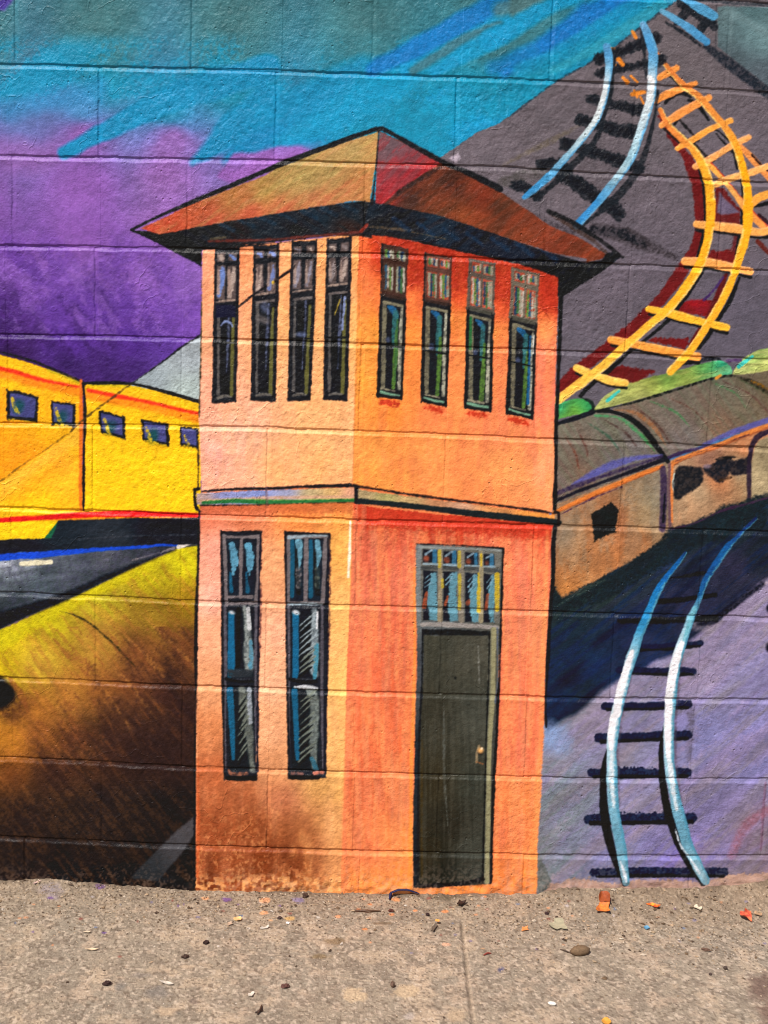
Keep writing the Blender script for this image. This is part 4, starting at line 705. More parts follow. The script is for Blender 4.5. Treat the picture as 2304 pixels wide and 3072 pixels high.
    stroke(P('v1', (1562, 360), (1548, 520), (1545, 800), (1528, 1000), (1505, 1400), (1492, 1659)) + P('v2', (1492, 100), (1484, 300), (1488, 500)), [12, 13, 12, 12, 10, 8, 6, 5, 8], (26, 22, 26), lr, soft=3)
    stroke(P('u1', (1434, 620), (1410, 1200), (1392, 1659)) + P('u5', (1375, 150)), 2.5, (210, 130, 70), wl, alpha=.6)
    # roof and eaves
    fill(P('r4', (822, 186), (1000, 200), (1659, 70)) + P('r2', (0, 1350), (860, 1240), (860, 1480)) + P('u1', (1440, 160), (1220, 160), (800, 208), (400, 245), (130, 282), (125, 395)) + P('r4', (1255, 408), (1140, 345), (1040, 292)),
         [(430, 695, (24, 22, 28)), (560, 740, (28, 26, 28)), (650, 700, (34, 42, 50)), (800, 670, (32, 46, 60)), (950, 640, (38, 56, 78)), (1050, 640, (34, 44, 60)), (700, 720, (60, 34, 30)), (900, 690, (46, 36, 42)), (600, 770, (26, 24, 30)), (1050, 680, (70, 42, 30))], eL, soft=3, wob=2.5,
         streak=[(36, 20, 4, .4, (32, 48, 64)), (34, 14, 4, .6, (25, 22, 25))])
    fill(P('r2', (850, 1240), (1000, 1260), (1659, 1440)) + P('u2', (1060, 140), (1400, 260), (1659, 330)) + P('u3', (300, 600), (550, 558), (420, 655), (230, 775), (100, 852), (60, 860)) + P('u2', (1462, 425), (1180, 335), (700, 235), (230, 135), (50, 120)),
         [(1120, 640, (34, 46, 60)), (1200, 670, (30, 34, 42)), (1300, 680, (36, 58, 84)), (1420, 700, (32, 44, 62)), (1550, 740, (30, 44, 64)), (1650, 800, (22, 26, 34)), (1750, 830, (22, 22, 26)), (1700, 860, (24, 22, 26)), (1200, 700, (44, 34, 32))], eR, soft=3, wob=2.5,
         streak=[(-40, 18, 4, .4, (34, 48, 70)), (-30, 14, 4, .6, (25, 22, 25))])
    sl = box([(380, 560), (1880, 900)], 0)
    for o_ in (eL, eR): C[sl] = np.where((ID[sl] == o_)[..., None], C[sl] * (.86, .80, .72), C[sl])
    stroke(P('u1', (180, 205), (700, 190), (1000, 165), (1430, 130)), [4, 9, 10, 8], (104, 46, 36), eL, dry=.3, soft=5)
    stroke(P('u1', (0, 262), (300, 258), (700, 222), (1000, 200), (1300, 175)), [8, 8, 4, 3, 2], (22, 18, 22), eL, dry=.15)
    stroke(P('u2', (60, 100), (220, 120), (700, 230), (1180, 330), (1460, 420)), [6, 8, 6, 6, 8], (28, 20, 24), eR, dry=.25)
    stroke(P('u2', (120, 70), (380, 95)), 6, (110, 90, 66), eR, dry=.5, alpha=.7); stroke(P('u2', (420, 110), (660, 160)), 5, (110, 90, 66), eR, dry=.5, alpha=.7)
    stroke(P('u1', (200, 185), (320, 170)), 5, (96, 84, 60), eL, dry=.4, alpha=.8)
    for k in range(7):
        x = 700 + k * 62
        stroke([(x, 690 - k * 9), (x - 46, 668 - k * 9)], 12, (38, 58, 78), eL, dry=.4, alpha=.6, soft=6)
        x = 1180 + k * 74
        stroke([(x, 655 + k * 15), (x + 46, 690 + k * 15)], 13, (36, 56, 84), eR, dry=.4, alpha=.6, soft=6)
    rf = [own(f, 'roof_slope', k) for k in range(2)]
    fill(P('r2', (905, 815), (885, 1040), (850, 1258), (750, 1252), (480, 1292), (0, 1372)) + P('r4', (1200, 175), (990, 212), (872, 176)) + P('r1', (1200, 1265), (1659, 1085)) + P('r2', (350, 995)),
         [(1120, 430, (214, 168, 92)), (1125, 540, (214, 158, 84)), (1060, 460, (204, 180, 104)), (1000, 520, (192, 174, 96)), (940, 550, (190, 168, 92)), (900, 520, (184, 168, 90)), (840, 560, (188, 164, 86)), (1050, 570, (224, 126, 74)), (960, 600, (236, 124, 76)), (1080, 520, (220, 138, 74)), (800, 570, (196, 160, 74)), (850, 620, (226, 112, 68)), (750, 640, (216, 100, 62)), (700, 600, (184, 128, 62)), (600, 640, (206, 104, 54)), (620, 670, (196, 84, 56)), (500, 660, (208, 84, 46)), (440, 685, (212, 78, 48)), (1100, 590, (206, 150, 78))],
         rf[0], soft=3, wob=2.5, tone=.05, streak=[(-38, 11, 8, .22, (222, 136, 84)), (-36, 16, 6, .3, (184, 172, 92)), (-36, 12, 8, .06, None)])
    fill(P('r2', (910, 815), (1150, 920), (1300, 1010), (1450, 1070), (1659, 1190)) + P('u3', (0, 320), (250, 430), (432, 540), (400, 575), (270, 603)) + P('u2', (1659, 300), (1400, 250), (1060, 140), (600, -10)) + P('r2', (930, 1262), (885, 1258), (890, 1030)),
         [(1150, 560, (200, 50, 44)), (1350, 540, (90, 48, 34)), (1300, 600, (110, 60, 36)), (1450, 590, (150, 60, 34)), (1400, 660, (166, 82, 40)), (1300, 650, (110, 66, 38)), (1550, 650, (134, 62, 36)), (1550, 720, (150, 74, 42)), (1650, 730, (136, 62, 38)), (1760, 750, (140, 60, 34)), (1500, 620, (96, 56, 34)), (1240, 600, (74, 46, 36))],
         rf[1], soft=3, wob=2.5, tone=.09, streak=[(-38, 16, 6, .4, (170, 74, 40)), (-40, 14, 6, .3, (84, 56, 36)), (20, 30, 3, .1, None)])
    fill(P('r2', (908, 815), (1100, 905), (1290, 1010), (1240, 1045), (1090, 1150), (930, 1265), (885, 1265), (890, 1030)), [(1140, 420, (128, 110, 110)), (1160, 480, (130, 104, 106)), (1250, 470, (124, 80, 84)), (1150, 560, (176, 60, 66)), (1240, 520, (196, 46, 54)), (1300, 500, (206, 60, 50)), (1200, 570, (206, 44, 46)), (1140, 600, (206, 50, 48)), (1180, 440, (120, 100, 104)), (1200, 500, (170, 66, 72))],
         rf[1], soft=4, wob=3, streak=[(-45, 14, 5, .5, (196, 50, 54)), (-45, 10, 6, .3, (120, 96, 98))])
    sl = box([(380, 370), (1880, 820)], 0)
    for o_, kk_ in ((rf[0], (.89, .89, .96)), (rf[1], (.86, .88, .9))):
        C[sl] = np.where((ID[sl] == o_)[..., None], C[sl] * kk_, C[sl])
    stroke(P('r2', (1290, 1040), (1200, 1090), (1050, 1185), (950, 1270)), [4, 14, 16, 8], (58, 40, 34), rf[1], dry=.35, soft=6)
    stroke(P('r2', (890, 1010), (1080, 1025), (1260, 1032)), 5, (226, 60, 54), rf[1], dry=.3, alpha=.6)
    stroke(P('u3', (0, 225), (120, 300), (300, 410), (430, 530)), [14, 16, 16, 10], (64, 44, 34), rf[1], dry=.4, alpha=.8)
    stroke(P('r2', (905, 800), (895, 960), (880, 1120), (862, 1270)), [5, 5, 6, 9], (40, 30, 30), rf[0], dry=.05)
    stroke(P('r2', (818, 1250), (815, 1400)), 5, (22, 18, 22), eL)
    stroke(P('r2', (795, 1440), (830, 1400)), 10, (140, 50, 34), eL, dry=.3)
    # contour of the roof
    stroke(P('r1', (818, 1430), (1000, 1340), (1200, 1255), (1659, 1060)) + P('r2', (350, 1000), (700, 868), (890, 803)), [9, 11, 13, 15, 17, 16, 15], (30, 26, 28), rf[0])
    stroke(P('r2', (890, 803), (940, 806), (1060, 872), (1300, 1005), (1480, 1085), (1659, 1175)), [14, 15, 16, 14, 18, 22], (30, 27, 28), rf[1], dry=.05)
    stroke(P('u3', (-10, 215), (150, 285), (350, 410), (550, 560)), [16, 14, 14, 12], (34, 28, 27), rf[1], dry=.15)
    stroke(P('r4', (818, 186), (930, 235), (1040, 292), (1140, 345), (1250, 405)), [10, 9, 7, 8, 8], (24, 21, 26), eL)
    fill(P('u3', (430, 530), (480, 515), (552, 558), (460, 610), (380, 600)), (30, 26, 26), eR, soft=4, wob=3, dry=.1)
    # ---------------- upper left windows
    wq = [P('u1', (236, 262), (435, 258), (410, 1545), (212, 1548)), P('u1', (556, 245), (766, 222), (735, 1530), (530, 1530)),
          P('u1', (870, 205), (1085, 190), (1025, 1530), (838, 1530)), P('u1', (1162, 185), (1366, 170), (1330, 1530), (1132, 1525))]
    sash = [.36, .33, .33, .305]
    tints = [(110, 134, 192), (112, 130, 184), (140, 138, 150), (136, 126, 124)]
    for k, q in enumerate(wq):
        o = own(f, 'window', k)
        fill(q, (36, 32, 34), o, soft=3, wob=3, rough=3, tone=.2)
        s = sash[k]
        # upper lights
        cells = [(.08, .03, .42, .085), (.56, .03, .93, .085), (.09, .115, .42, s - .03), (.55, .115, .90, s - .03)]
        for j, cc in enumerate(cells):
            oo = own(f, 'window', k, 'pane', j)
            a = quad(q, *cc)
            fill(a, (96, 82, 78), oo, soft=3, wob=4, rough=3, tone=.2)
            p0 = lerp2(q, cc[0] + .10, cc[1] + .02); p1 = lerp2(q, cc[0] + .2, (cc[1] + cc[3]) / 2); p2 = lerp2(q, cc[2] - .1, cc[3] - .012)
            if j > 1: p0, p2 = lerp2(q, cc[2] - .1, cc[1] + .02), lerp2(q, cc[0] + .1, cc[3] - .02)
            tc = tints[k] if (j + k) % 3 else (172, 156, 144)
            stroke([p0, p1, p2], [8, 13, 10], tc, oo, soft=4, wob=4, rough=4, dry=.15)
            if j > 1: stroke([lerp2(q, cc[0] + .06, cc[1] + .03), lerp2(q, cc[0] + .08, cc[3] - .04)], [6, 9], (160, 140, 128), oo, dry=.35)
        stroke([lerp2(q, .06, s - .012), lerp2(q, .5, s - .02), lerp2(q, .88, s - .022)], [5, 6, 4], (158, 138, 124), o, dry=.3)
        # lower light: grey left jamb, olive right jamb, dark glass, bluish glint
        glass = own(f, 'window', k, 'pane', 4)
        fill(quad(q, .12, s + .03, .86, .955), (28, 25, 28), glass, soft=3, wob=3, tone=.25)
        stroke([lerp2(q, .2, s + .05), lerp2(q, .22, .66), lerp2(q, .24, .94)], [8, 9, 9], (96, 92, 88), o, dry=.3)
        stroke([lerp2(q, .16, s + .035), lerp2(q, .5, s + .032), lerp2(q, .88, s + .03)], [7, 8, 7], (110, 102, 98), o, dry=.25)
        stroke([lerp2(q, .82, s + .08), lerp2(q, .80, .66), lerp2(q, .80, .95)], [8, 11, 12], (104, 102, 50), o, dry=.15)
        stroke([lerp2(q, .24, .965), lerp2(q, .5, .955), lerp2(q, .78, .96)], [8, 9, 6], (110, 106, 98), o, dry=.3)
        stroke([lerp2(q, .64, s + .05), lerp2(q, .62, .55), lerp2(q, .58, .8)], [5, 9, 4], (86, 92, 118), glass, dry=.55)
        if k == 0:
            fill(quad(q, .06, s + .01, .9, s + .085), (16, 18, 48), o, soft=4, wob=5)
            stroke(curve([lerp2(q, .3, .50), lerp2(q, .45, .475), lerp2(q, .7, .485), lerp2(q, .8, .51)], 4), [3, 7, 7, 3], (132, 150, 196), glass, dry=.15)
        if k == 1: smear(*lerp2(q, .48, .48), 14, 30, (104, 98, 96), .8, -70, .2, glass)
        if k == 1: smear(*lerp2(q, .5, .4), 18, 20, (112, 124, 160), .6, 0, .3, glass)
        if k == 2: fill(quad(q, .34, .42, .62, .58), (24, 20, 24), glass, soft=4, wob=3); smear(*lerp2(q, .5, .585), 22, 12, (106, 120, 158), .8, 0, .3, glass)
        if k == 3: stroke([lerp2(q, .4, .47), lerp2(q, .6, .38)], 5, (160, 140, 50), glass); stroke([lerp2(q, .8, s + .06), lerp2(q, .72, .56)], [8, 8], (130, 144, 184), glass, dry=.3)
        # dark right flank and frame foot
        stroke([lerp2(q, .97, .0), lerp2(q, .97, .5), lerp2(q, .96, .99)], 8, (30, 26, 30), o)
        stroke([lerp2(q, .04, .0), lerp2(q, .03, .5), lerp2(q, .04, .99)], 7, (34, 30, 32), o, dry=.1)
        stroke([lerp2(q, .03, .99), lerp2(q, .97, .985)], 8, (32, 28, 30), o)
        stroke([lerp2(q, .04, .61), lerp2(q, .95, .612)], 5, (20, 16, 20), o)
    stroke(P('u1', (395, 730), (440, 738), (545, 655), (660, 580)), [4, 7, 6, 4], (34, 26, 26), dry=.15)
    stroke(P('u1', (720, 545), (790, 492), (880, 432), (900, 400)), [5, 7, 6, 4], (40, 28, 26), dry=.2)
    stroke(P('u1', (1050, 290), (1130, 235)), [5, 4], (50, 36, 26), dry=.3)
    smear(*P('u1', (715, 545))[0], 6, 8, (240, 200, 60), .9)
    # ---------------- upper right windows
    rq = [P('u2', (203, 195), (388, 232), (348, 1300), (170, 1278)), P('u2', (508, 258), (702, 290), (664, 1348), (478, 1318)),
          P('u2', (822, 293), (1008, 335), (980, 1385), (788, 1360)), P('u2', (1128, 362), (1322, 408), (1278, 1440), (1085, 1400))]
    rs = [.33, .315, .335, .34]
    for k, q in enumerate(rq):
        o = own(f, 'window', 4 + k); s = rs[k]
        fr = [(70, 44, 34), (92, 60, 48), (96, 84, 72), (108, 100, 84)][k]
        stroke([lerp2(q, .2, 1.03), lerp2(q, .8, 1.035)], 16, (196, 62, 34), wr, dry=.5, soft=8, rough=6)
        fill(q, (34, 30, 30), o, soft=3, wob=3, tone=.2)
        fill(quad(q, .02, .0, .98, s), fr, o, soft=3, wob=2, dry=.1)
        greens = [(96, 134, 60), (62, 104, 60), (50, 86, 112), (146, 148, 128), (176, 172, 156), (42, 58, 84), (176, 78, 54)]
        rr = random.Random(50 + k)
        for j, cc in enumerate([(.12, .02, .48, .085), (.56, .02, .92, .085), (.12, .12, .48, s - .025), (.56, .12, .92, s - .025)]):
            oo = own(f, 'window', 4 + k, 'pane', j)
            fill(quad(q, *cc), (170, 76, 52) if k else (80, 60, 46), oo, soft=3, wob=2, tone=.2)
            for i in range(4):
                u = cc[0] + .05 + (cc[2] - cc[0] - .08) * (i + .3) / 3.4
                c_ = greens[(i * 2 + j + k) % 6] if i < 3 else greens[rr.choice([3, 4])]
                stroke([lerp2(q, u, cc[1] + .008 + rr.random() * .02), lerp2(q, u + .01, cc[3] - .008 - rr.random() * .02)], 7.5, c_, oo, soft=3, wob=3, rough=3, dry=.1)
        stroke([lerp2(q, .52, .01), lerp2(q, .51, s - .01)], 6, fr, o, dry=.1)
        stroke([lerp2(q, .03, .10), lerp2(q, .96, .105)], 6, fr, o, dry=.1)
        stroke([lerp2(q, .02, s), lerp2(q, .98, s + .005)], 10, (60, 42, 34) if k < 2 else (76, 74, 62), o, wob=2)
        g = own(f, 'window', 4 + k, 'pane', 4)
        fill(quad(q, .3, s + .06, .82, .93), (28, 28, 30), g, soft=3, wob=3, tone=.2)
        jamb = (120, 116, 92)
        stroke([lerp2(q, .17, s + .05), lerp2(q, .2, .7), lerp2(q, .22, .93)], [12, 13, 12], jamb, o, dry=.35)
        stroke([lerp2(q, .14, s + .045), lerp2(q, .5, s + .048), lerp2(q, .9, s + .052)], [9, 8, 8], (128, 124, 100), o, dry=.2)
        stroke([lerp2(q, .86, s + .07), lerp2(q, .84, .6), lerp2(q, .86, .93)], [7, 9, 12], (170, 172, 150), o, dry=.45)
        if k == 3: stroke([lerp2(q, .9, s + .09), lerp2(q, .9, .55)], 6, (226, 228, 214), o)
        stroke([lerp2(q, .34, s + .07), lerp2(q, .5, s + .085), lerp2(q, .66, s + .13)], [8, 16, 8], (42, 98, 144), g, dry=.3, wob=4)
        stroke([lerp2(q, .62, s + .1), lerp2(q, .6, .55), lerp2(q, .58, .66)], [14, 16, 8], (56, 108, 108), g, dry=.4)
        stroke([lerp2(q, .68, .55), lerp2(q, .66, .75), lerp2(q, .62, .93)], [6, 13, 12], (86, 122, 50), g, dry=.35)
        if k == 0: stroke([lerp2(q, .7, s + .15), lerp2(q, .68, .88)], [4, 6], (66, 108, 56), g, dry=.4)
        if k == 3: stroke([lerp2(q, .78, s + .1), lerp2(q, .78, .9)], [8, 9], (36, 90, 136), g, dry=.35)
        if k == 2: stroke([lerp2(q, .14, s + .06), lerp2(q, .16, .6)], 8, (46, 106, 54), o, dry=.2)
        smear(*lerp2(q, .35, .62), 10, 12, (104, 118, 168), .6, 0, .3, g)
        stroke([lerp2(q, .12, .965), lerp2(q, .5, .975), lerp2(q, .88, .975)], [7, 8, 6], (116, 160, 132), o, dry=.1)
        stroke([lerp2(q, .15, .945), lerp2(q, .7, .95)], [5, 5], (150, 146, 120), o, dry=.3)
        for u in (.03, .97): stroke([lerp2(q, u, s), lerp2(q, u, 1)], 8, (30, 26, 26), o, dry=.05)
        stroke([lerp2(q, .04, .995), lerp2(q, .96, .995)], 7, (26, 24, 24), o, wob=3)
        stroke([lerp2(q, .04, .655 - .005 * k), lerp2(q, .95, .655 - .005 * k)], 5, (16, 14, 16), o)
        stroke([lerp2(q, .02, .0), lerp2(q, .01, s)], 5, (40, 30, 26) if k < 2 else fr, o, dry=.1); stroke([lerp2(q, .98, .0), lerp2(q, .98, s)], 5, fr, o, dry=.1)
    # ---------------- lower left windows
    for k, (top, bot, mid) in enumerate(((P('u5', (286, 530), (622, 532)), P('u6', (312, 1078), (578, 1080)), P('u5', (298, 1659), (596, 1659))), (P('u5', (818, 540), (1183, 548)), P('u6', (850, 1062), (1158, 1058)), P('u5', (832, 1659), (1168, 1659))))):
        o = own(f, 'window', 8 + k)
        Q1 = [top[0], top[1], mid[1], mid[0]]
        fill(curve([top[0], top[1]], 1) + [mid[1], bot[1], bot[0], mid[0]], (36, 33, 38), o, soft=3, wob=3, tone=.15)
        u = 'u5'
        x = (lambda a: a) if k == 0 else (lambda a: a)
        if k == 0:
            pn = [P(u, (338, 605), (432, 605), (432, 1070), (335, 1070)), P(u, (472, 605), (562, 605), (558, 1055), (468, 1055))]
            fr = [((308, 570), (320, 800), (330, 1150), 11), ((455, 600), (450, 800), (448, 1080), 11), ((598, 590), (590, 900), (580, 1130), 11), ((320, 580), (450, 585), (600, 580), 10), ((340, 1082), (440, 1078), (540, 1082), 9), ((340, 1140), (450, 1135), (590, 1130), 9)]
        else:
            pn = [P(u, (858, 605), (970, 605), (968, 1118), (858, 1112)), P(u, (1012, 605), (1130, 608), (1118, 1108), (1010, 1112))]
            fr = [((842, 570), (842, 800), (842, 1150), 11), ((992, 600), (990, 850), (985, 1120), 13), ((1150, 590), (1140, 900), (1128, 1130), 12), ((850, 585), (1000, 580), (1160, 580), 11), ((850, 1130), (980, 1130), (1130, 1130), 10)]
        for j, q in enumerate(pn):
            oo = own(f, 'window', 8 + k, 'pane', j)
            fill(q, (26, 34, 42), oo, soft=3, wob=2, tone=.2)
            a = q[0]; wd = q[1][0] - q[0][0]
            if k == 0:
                stroke([(a[0] + 14, a[1] + 16), (a[0] + 20, a[1] + 60), (a[0] + 18, a[1] + 105)], [22, 20, 14], (96, 156, 182), oo, dry=.2, wob=6, rough=5)
                stroke([(a[0] + 8, a[1] + 100), (a[0] + 12, a[1] + 155)], [10, 14], (36, 92, 122), oo, dry=.3)
                stroke([(a[0] + 4, a[1] + 34), (a[0] + 3, a[1] + 150)], [8, 5], (22, 30, 36), oo, dry=.2)
            else:
                stroke([(a[0] + 7, a[1] + 5), (a[0] + 6, a[1] + 170)], 13, (20, 86, 112), oo, dry=.05)
                stroke([(a[0] + 26, a[1] + 6), (a[0] + 28, a[1] + 50), (a[0] + 22, a[1] + 90)], [18, 14, 5], (110, 164, 184), oo, dry=.25, wob=5)
                stroke([(a[0] + 18, a[1] + 30), (a[0] + 20, a[1] + 100), (a[0] + 26, a[1] + 160)], [6, 10, 16], (30, 28, 26), oo, dry=.2)
                stroke([(a[0] + 26, a[1] + 90), (a[0] + 26, a[1] + 140)], 16, (110, 106, 108) if j == 0 else (84, 92, 84), oo, dry=.7)
        for a, b, c_, w_ in fr:
            stroke(P(u, a, b, c_), w_, (118, 110, 110), o, dry=.15, wob=2)
        if k == 1: stroke(P(u, (850, 588), (1000, 572), (1160, 570)), 9, (150, 168, 176), o, dry=.15); stroke(P(u, (845, 1145), (980, 1138), (1120, 1142)), 8, (160, 182, 190), o, dry=.25)
        # lower sashes
        mdl = own(f, 'window', 8 + k, 'pane', 2); btm = own(f, 'window', 8 + k, 'pane', 3)
        xs = (340, 555) if k == 0 else (868, 1095)
        fill(P('u5', (xs[0], 1175), (xs[1], 1175), (xs[1], 1659)) + P('u6', (xs[1] - 5, 225), (xs[0], 235)) + P('u5', (xs[0], 1659)), (28, 30, 34), mdl, soft=3, wob=2)
        fill(P('u6', (xs[0], 310), (xs[1], 310), (xs[1] + 2, 1000), (xs[0] + 8, 1010)), (30, 32, 34), btm, soft=3, wob=2)
        bx = xs[0] + (30 if k == 0 else 36)
        stroke(P('u5', (bx, 1220), (bx, 1659)) + P('u6', (bx - 5, 220)), [19, 20, 18], (16, 98, 134), mdl, soft=3, wob=2)
        stroke(P('u6', (bx - 10, 330), (bx + 4, 600), (bx + 16, 900)), [18, 18, 10], (16, 94, 126), btm, soft=3, wob=2, dry=.1)
        smear(*P('u5', (bx + 4, 1210))[0], 14, 9, (206, 210, 212), 1, 20, .1, mdl)
        if k == 0:
            stroke(P('u5', (480, 1170), (500, 1300), (510, 1500), (520, 1659)) + P('u6', (520, 150)), [14, 18, 26, 26, 24], (140, 150, 146), mdl, dry=.4, wob=5, soft=6)
            stroke(P('u5', (510, 1180), (520, 1350)), [12, 12], (190, 196, 196), mdl, dry=.3)
            stroke(P('u5', (530, 1450), (535, 1659)) + P('u6', (520, 120)), 10, (86, 138, 160), mdl, dry=.4)
            stroke(P('u5', (430, 1180), (425, 1659)), 12, (22, 18, 22), mdl, dry=.1)
            fill(P('u6', (340, 160), (545, 165), (545, 225), (345, 235)), (50, 52, 56), o, soft=6, wob=3, dry=.2)
            stroke(P('u6', (460, 330), (480, 500), (520, 700), (545, 990)), [22, 26, 26, 14], (104, 110, 102), btm, dry=.3, wob=5, soft=6)
            stroke(P('u6', (520, 330), (530, 600)), [16, 12], (150, 160, 166), btm, dry=.3)
        else:
            stroke(P('u5', (1060, 1200), (1062, 1420), (1050, 1659)) + P('u6', (1070, 200)), [20, 22, 24, 20], (150, 166, 170), mdl, dry=.35, wob=5, soft=6)
            stroke(P('u5', (1085, 1205), (1080, 1340)), [8, 6], (224, 230, 232), mdl, dry=.1)
            stroke(P('u5', (1075, 1480), (1070, 1659)) + P('u6', (1060, 230)), 12, (70, 136, 156), mdl, dry=.3)
            stroke(P('u6', (1030, 330), (1060, 450), (1050, 700), (1060, 960)), [26, 28, 26, 16], (120, 130, 124), btm, dry=.3, wob=5, soft=6)
            stroke(P('u6', (900, 310), (1000, 305), (1080, 315)), [8, 12, 8], (206, 214, 216), btm, dry=.25)
            stroke(P('u6', (1040, 900), (1075, 990)), 14, (56, 104, 122), btm, dry=.2)
        # diagonal hatching
        rr = random.Random(9 + k)
        rows = []
        if k == 1:
            rows += [('u5', 1250 + i * 50, mdl) for i in range(9)] + [('u6', 30 + i * 50, mdl) for i in range(3)] + [('u6', 360 + i * 62, btm) for i in range(9)]
        else: rows += [('u6', 380 + i * 66, btm) for i in range(8)]
        for r, y, oo in rows:
            x0 = (925 if k == 1 else 425) + rr.random() * 20; ln = 100 + rr.random() * 40 if k == 1 else 70
            stroke(P(r, (x0, y + 70), (x0 + ln * .5, y + 18), (x0 + ln, y - 30)), [2, 4.5, 4], (150, 166, 168) if r == 'u5' else (112, 120, 108), oo, soft=2.5, wob=1.5, rough=1.5)
            stroke(P(r, (x0, y + 100), (x0 + ln * .5, y + 50), (x0 + ln * .85, y + 10)), [4, 6, 2], (24, 24, 24), oo, soft=2.5, wob=1.5, rough=1.5)
        # jambs and meeting rails
        jx = (318, 575) if k == 0 else (845, 1125)
        for i, jj in enumerate(jx):
            stroke(P('u5', (jj, 1160), (jj + (4, 4)[i] - i * 6, 1659)) + P('u6', (jj - 2 + i * -2, 300), (jj + 4 + i * 2, 980)), [9, 9, 9, 5], (92, 88, 96), o, dry=.3)
        a0 = 325 if k == 0 else 850
        stroke(P('u6', (a0 + 5, 240), (a0 + 110, 252 + 10 * k), (a0 + 225, 262)), [10, 15, 12], (20, 18, 22), o, wob=2)
        stroke(P('u6', (a0 + 60, 240), (a0 + 200, 244)), 4, (70, 72, 78), o, dry=.4)
        stroke(P('u6', (a0 + 12, 1065 - 12 * k), (a0 + 120, 1068 - 12 * k), (a0 + 240, 1062 - 10 * k)), 13, (16, 14, 18), o, dry=.05)
        if k: stroke(P('u6', (1060, 1020), (1130, 1015)), 8, (196, 120, 96), o, dry=.4); stroke(P('u6', (870, 1020), (960, 1030)), 6, (120, 84, 74), o, dry=.6)
        else: stroke(P('u6', (345, 1000), (380, 1030), (500, 1025)), [4, 8, 8], (140, 92, 70), o, dry=.5)
        xr = (598, 600) if k == 0 else (1172, 1160)
        stroke(P('u5', (xr[0] + 16, 560), (xr[0] + 4, 1000), (xr[0] - 4, 1659)) + P('u6', (xr[1] - 10, 500), (xr[1] - 14, 1000)), [5, 6, 7, 8, 8], (30, 24, 34), o, dry=.15)
        stroke(P('u5', (xr[0] + 22, 700), (xr[0] + 18, 1100), (xr[0] + 12, 1500)), [3, 5, 5], (70, 36, 40), ll, dry=.7, alpha=.7)
        stroke([tuple(np.array(top[0]) + (2, 4)), tuple(np.array(top[1]) + (-2, 4))], 7, (30, 26, 28), o, dry=.1)
        stroke([top[0], mid[0], bot[0]], [6, 7, 7], (34, 29, 31), o, dry=.15, sm=False)
    # ---------------- door with its transom
    tr = own(f, 'transom_window'); dr = own(f, 'door'); df = own(f, 'door_frame')
    fill(P('v1', (410, 500), (760, 520), (1134, 542), (1120, 900), (1105, 1400), (1095, 1659)) + P('v2', (1095, 250), (1070, 800), (1045, 1300), (1030, 1800), (385, 1840), (385, 1200), (400, 600), (415, 0)) + P('v1', (418, 1400), (408, 900)),
         [(1260, 1660, (112, 118, 116)), (1500, 1680, (96, 98, 90)), (1260, 1850, (100, 106, 106)), (1260, 2000, (66, 68, 72)), (1250, 2300, (40, 42, 46)), (1245, 2600, (32, 34, 38)), (1490, 2000, (80, 78, 66)), (1480, 2400, (70, 68, 58))], df, soft=3, wob=2, rough=2, tone=.12)
    fill(P('v1', (440, 535), (1110, 565), (1100, 1160), (450, 1140)), (104, 104, 96), tr, soft=3, wob=1, tone=.15)
    cols = [(468, 585), (636, 748), (818, 928), (968, 1058)]
    for i, (a, b) in enumerate(cols):
        dy = i * 12
        for j, (y0, y1) in enumerate(((548 + dy, 655 + dy), (722 + dy * .8, 1135 + i * 6))):
            oo = own(f, 'transom_window', 0, 'pane', i * 2 + j)
            fill(P('v1', (a, y0), (b, y0 + 6), (b - (2 if j else 0), y1), (a, y1)), (30, 30, 36), oo, soft=3, wob=1.5)
            w2 = (b - a) / 2.765
            if j == 0:
                stroke(P('v1', (b - 22, y0 + 14), (b - 22, y1 - 6)), 12, (58, 112, 144), oo, dry=.2)
                smear(*P('v1', (a + 28, y1 - 30))[0], 11, 13, (156, 80, 54), .9, 0, .3, oo)
                stroke(P('v1', (a + 20, y0 + 40), (a + 70, y0 + 8)), 6, (130, 156, 170), oo, dry=.3)
            else:
                fill(P('v1', (a + 62, y0 + 20), (b, y0 + 10), (b, y1), (a + 60, y1), (a + 34, (y0 + y1) / 2 + 40)), (96, 144, 158), oo, soft=4, wob=4, rough=4, dry=.12)
                stroke(P('v1', (a + 12 + 4 * i, y1 - 110 - 22 * (i % 3)), (a + 30 + 6 * (i % 2), y1 - 230 + 26 * (i % 3))), [(11, 8, 13, 7)[i], (6, 9, 6, 5)[i]], (150, 76, 48), oo, dry=.35, wob=4)
                for t_ in range(3 - i % 2): stroke(P('v1', (a + 16 + i * 5, y0 + 70 + t_ * (34 + i * 6)), (a + 70 + i * 3, y0 + 24 + t_ * 38 - i * 5)), 3.5, (120, 160, 176), oo, dry=.1)
    # bars
    stroke(P('v1', (436, 520), (432, 800), (432, 1160)), 13, (118, 126, 126), df, dry=.15)
    stroke(P('v1', (462, 700), (780, 700), (1110, 728)), [12, 14, 12], (70, 72, 70), tr, dry=.1)
    for a, b in ((470, 590), (640, 750), (820, 935), (965, 1060)): stroke(P('v1', (a, 668 + (a - 470) * .04), (b, 672 + (a - 470) * .04)), 5, (140, 166, 178), tr, dry=.15)
    for x, c_ in ((608, (146, 136, 110)), (785, (128, 122, 108)), (948, (146, 138, 110))):
        stroke(P('v1', (x, 560), (x + 2, 700), (x, 1140)), [12, 13, 13], c_, tr, dry=.15)
    for x, y0, y1 in ((605, 560, 690), (768, 570, 690), (950, 590, 680), (628, 800, 860), (770, 760, 1040), (930, 750, 1060), (1082, 760, 1050)):
        stroke(P('v1', (x, y0), (x, y1)), [8, 9] if x < 1000 else [14, 12], (196, 170, 46) if x > 900 else (176, 160, 56), tr, dry=.25)
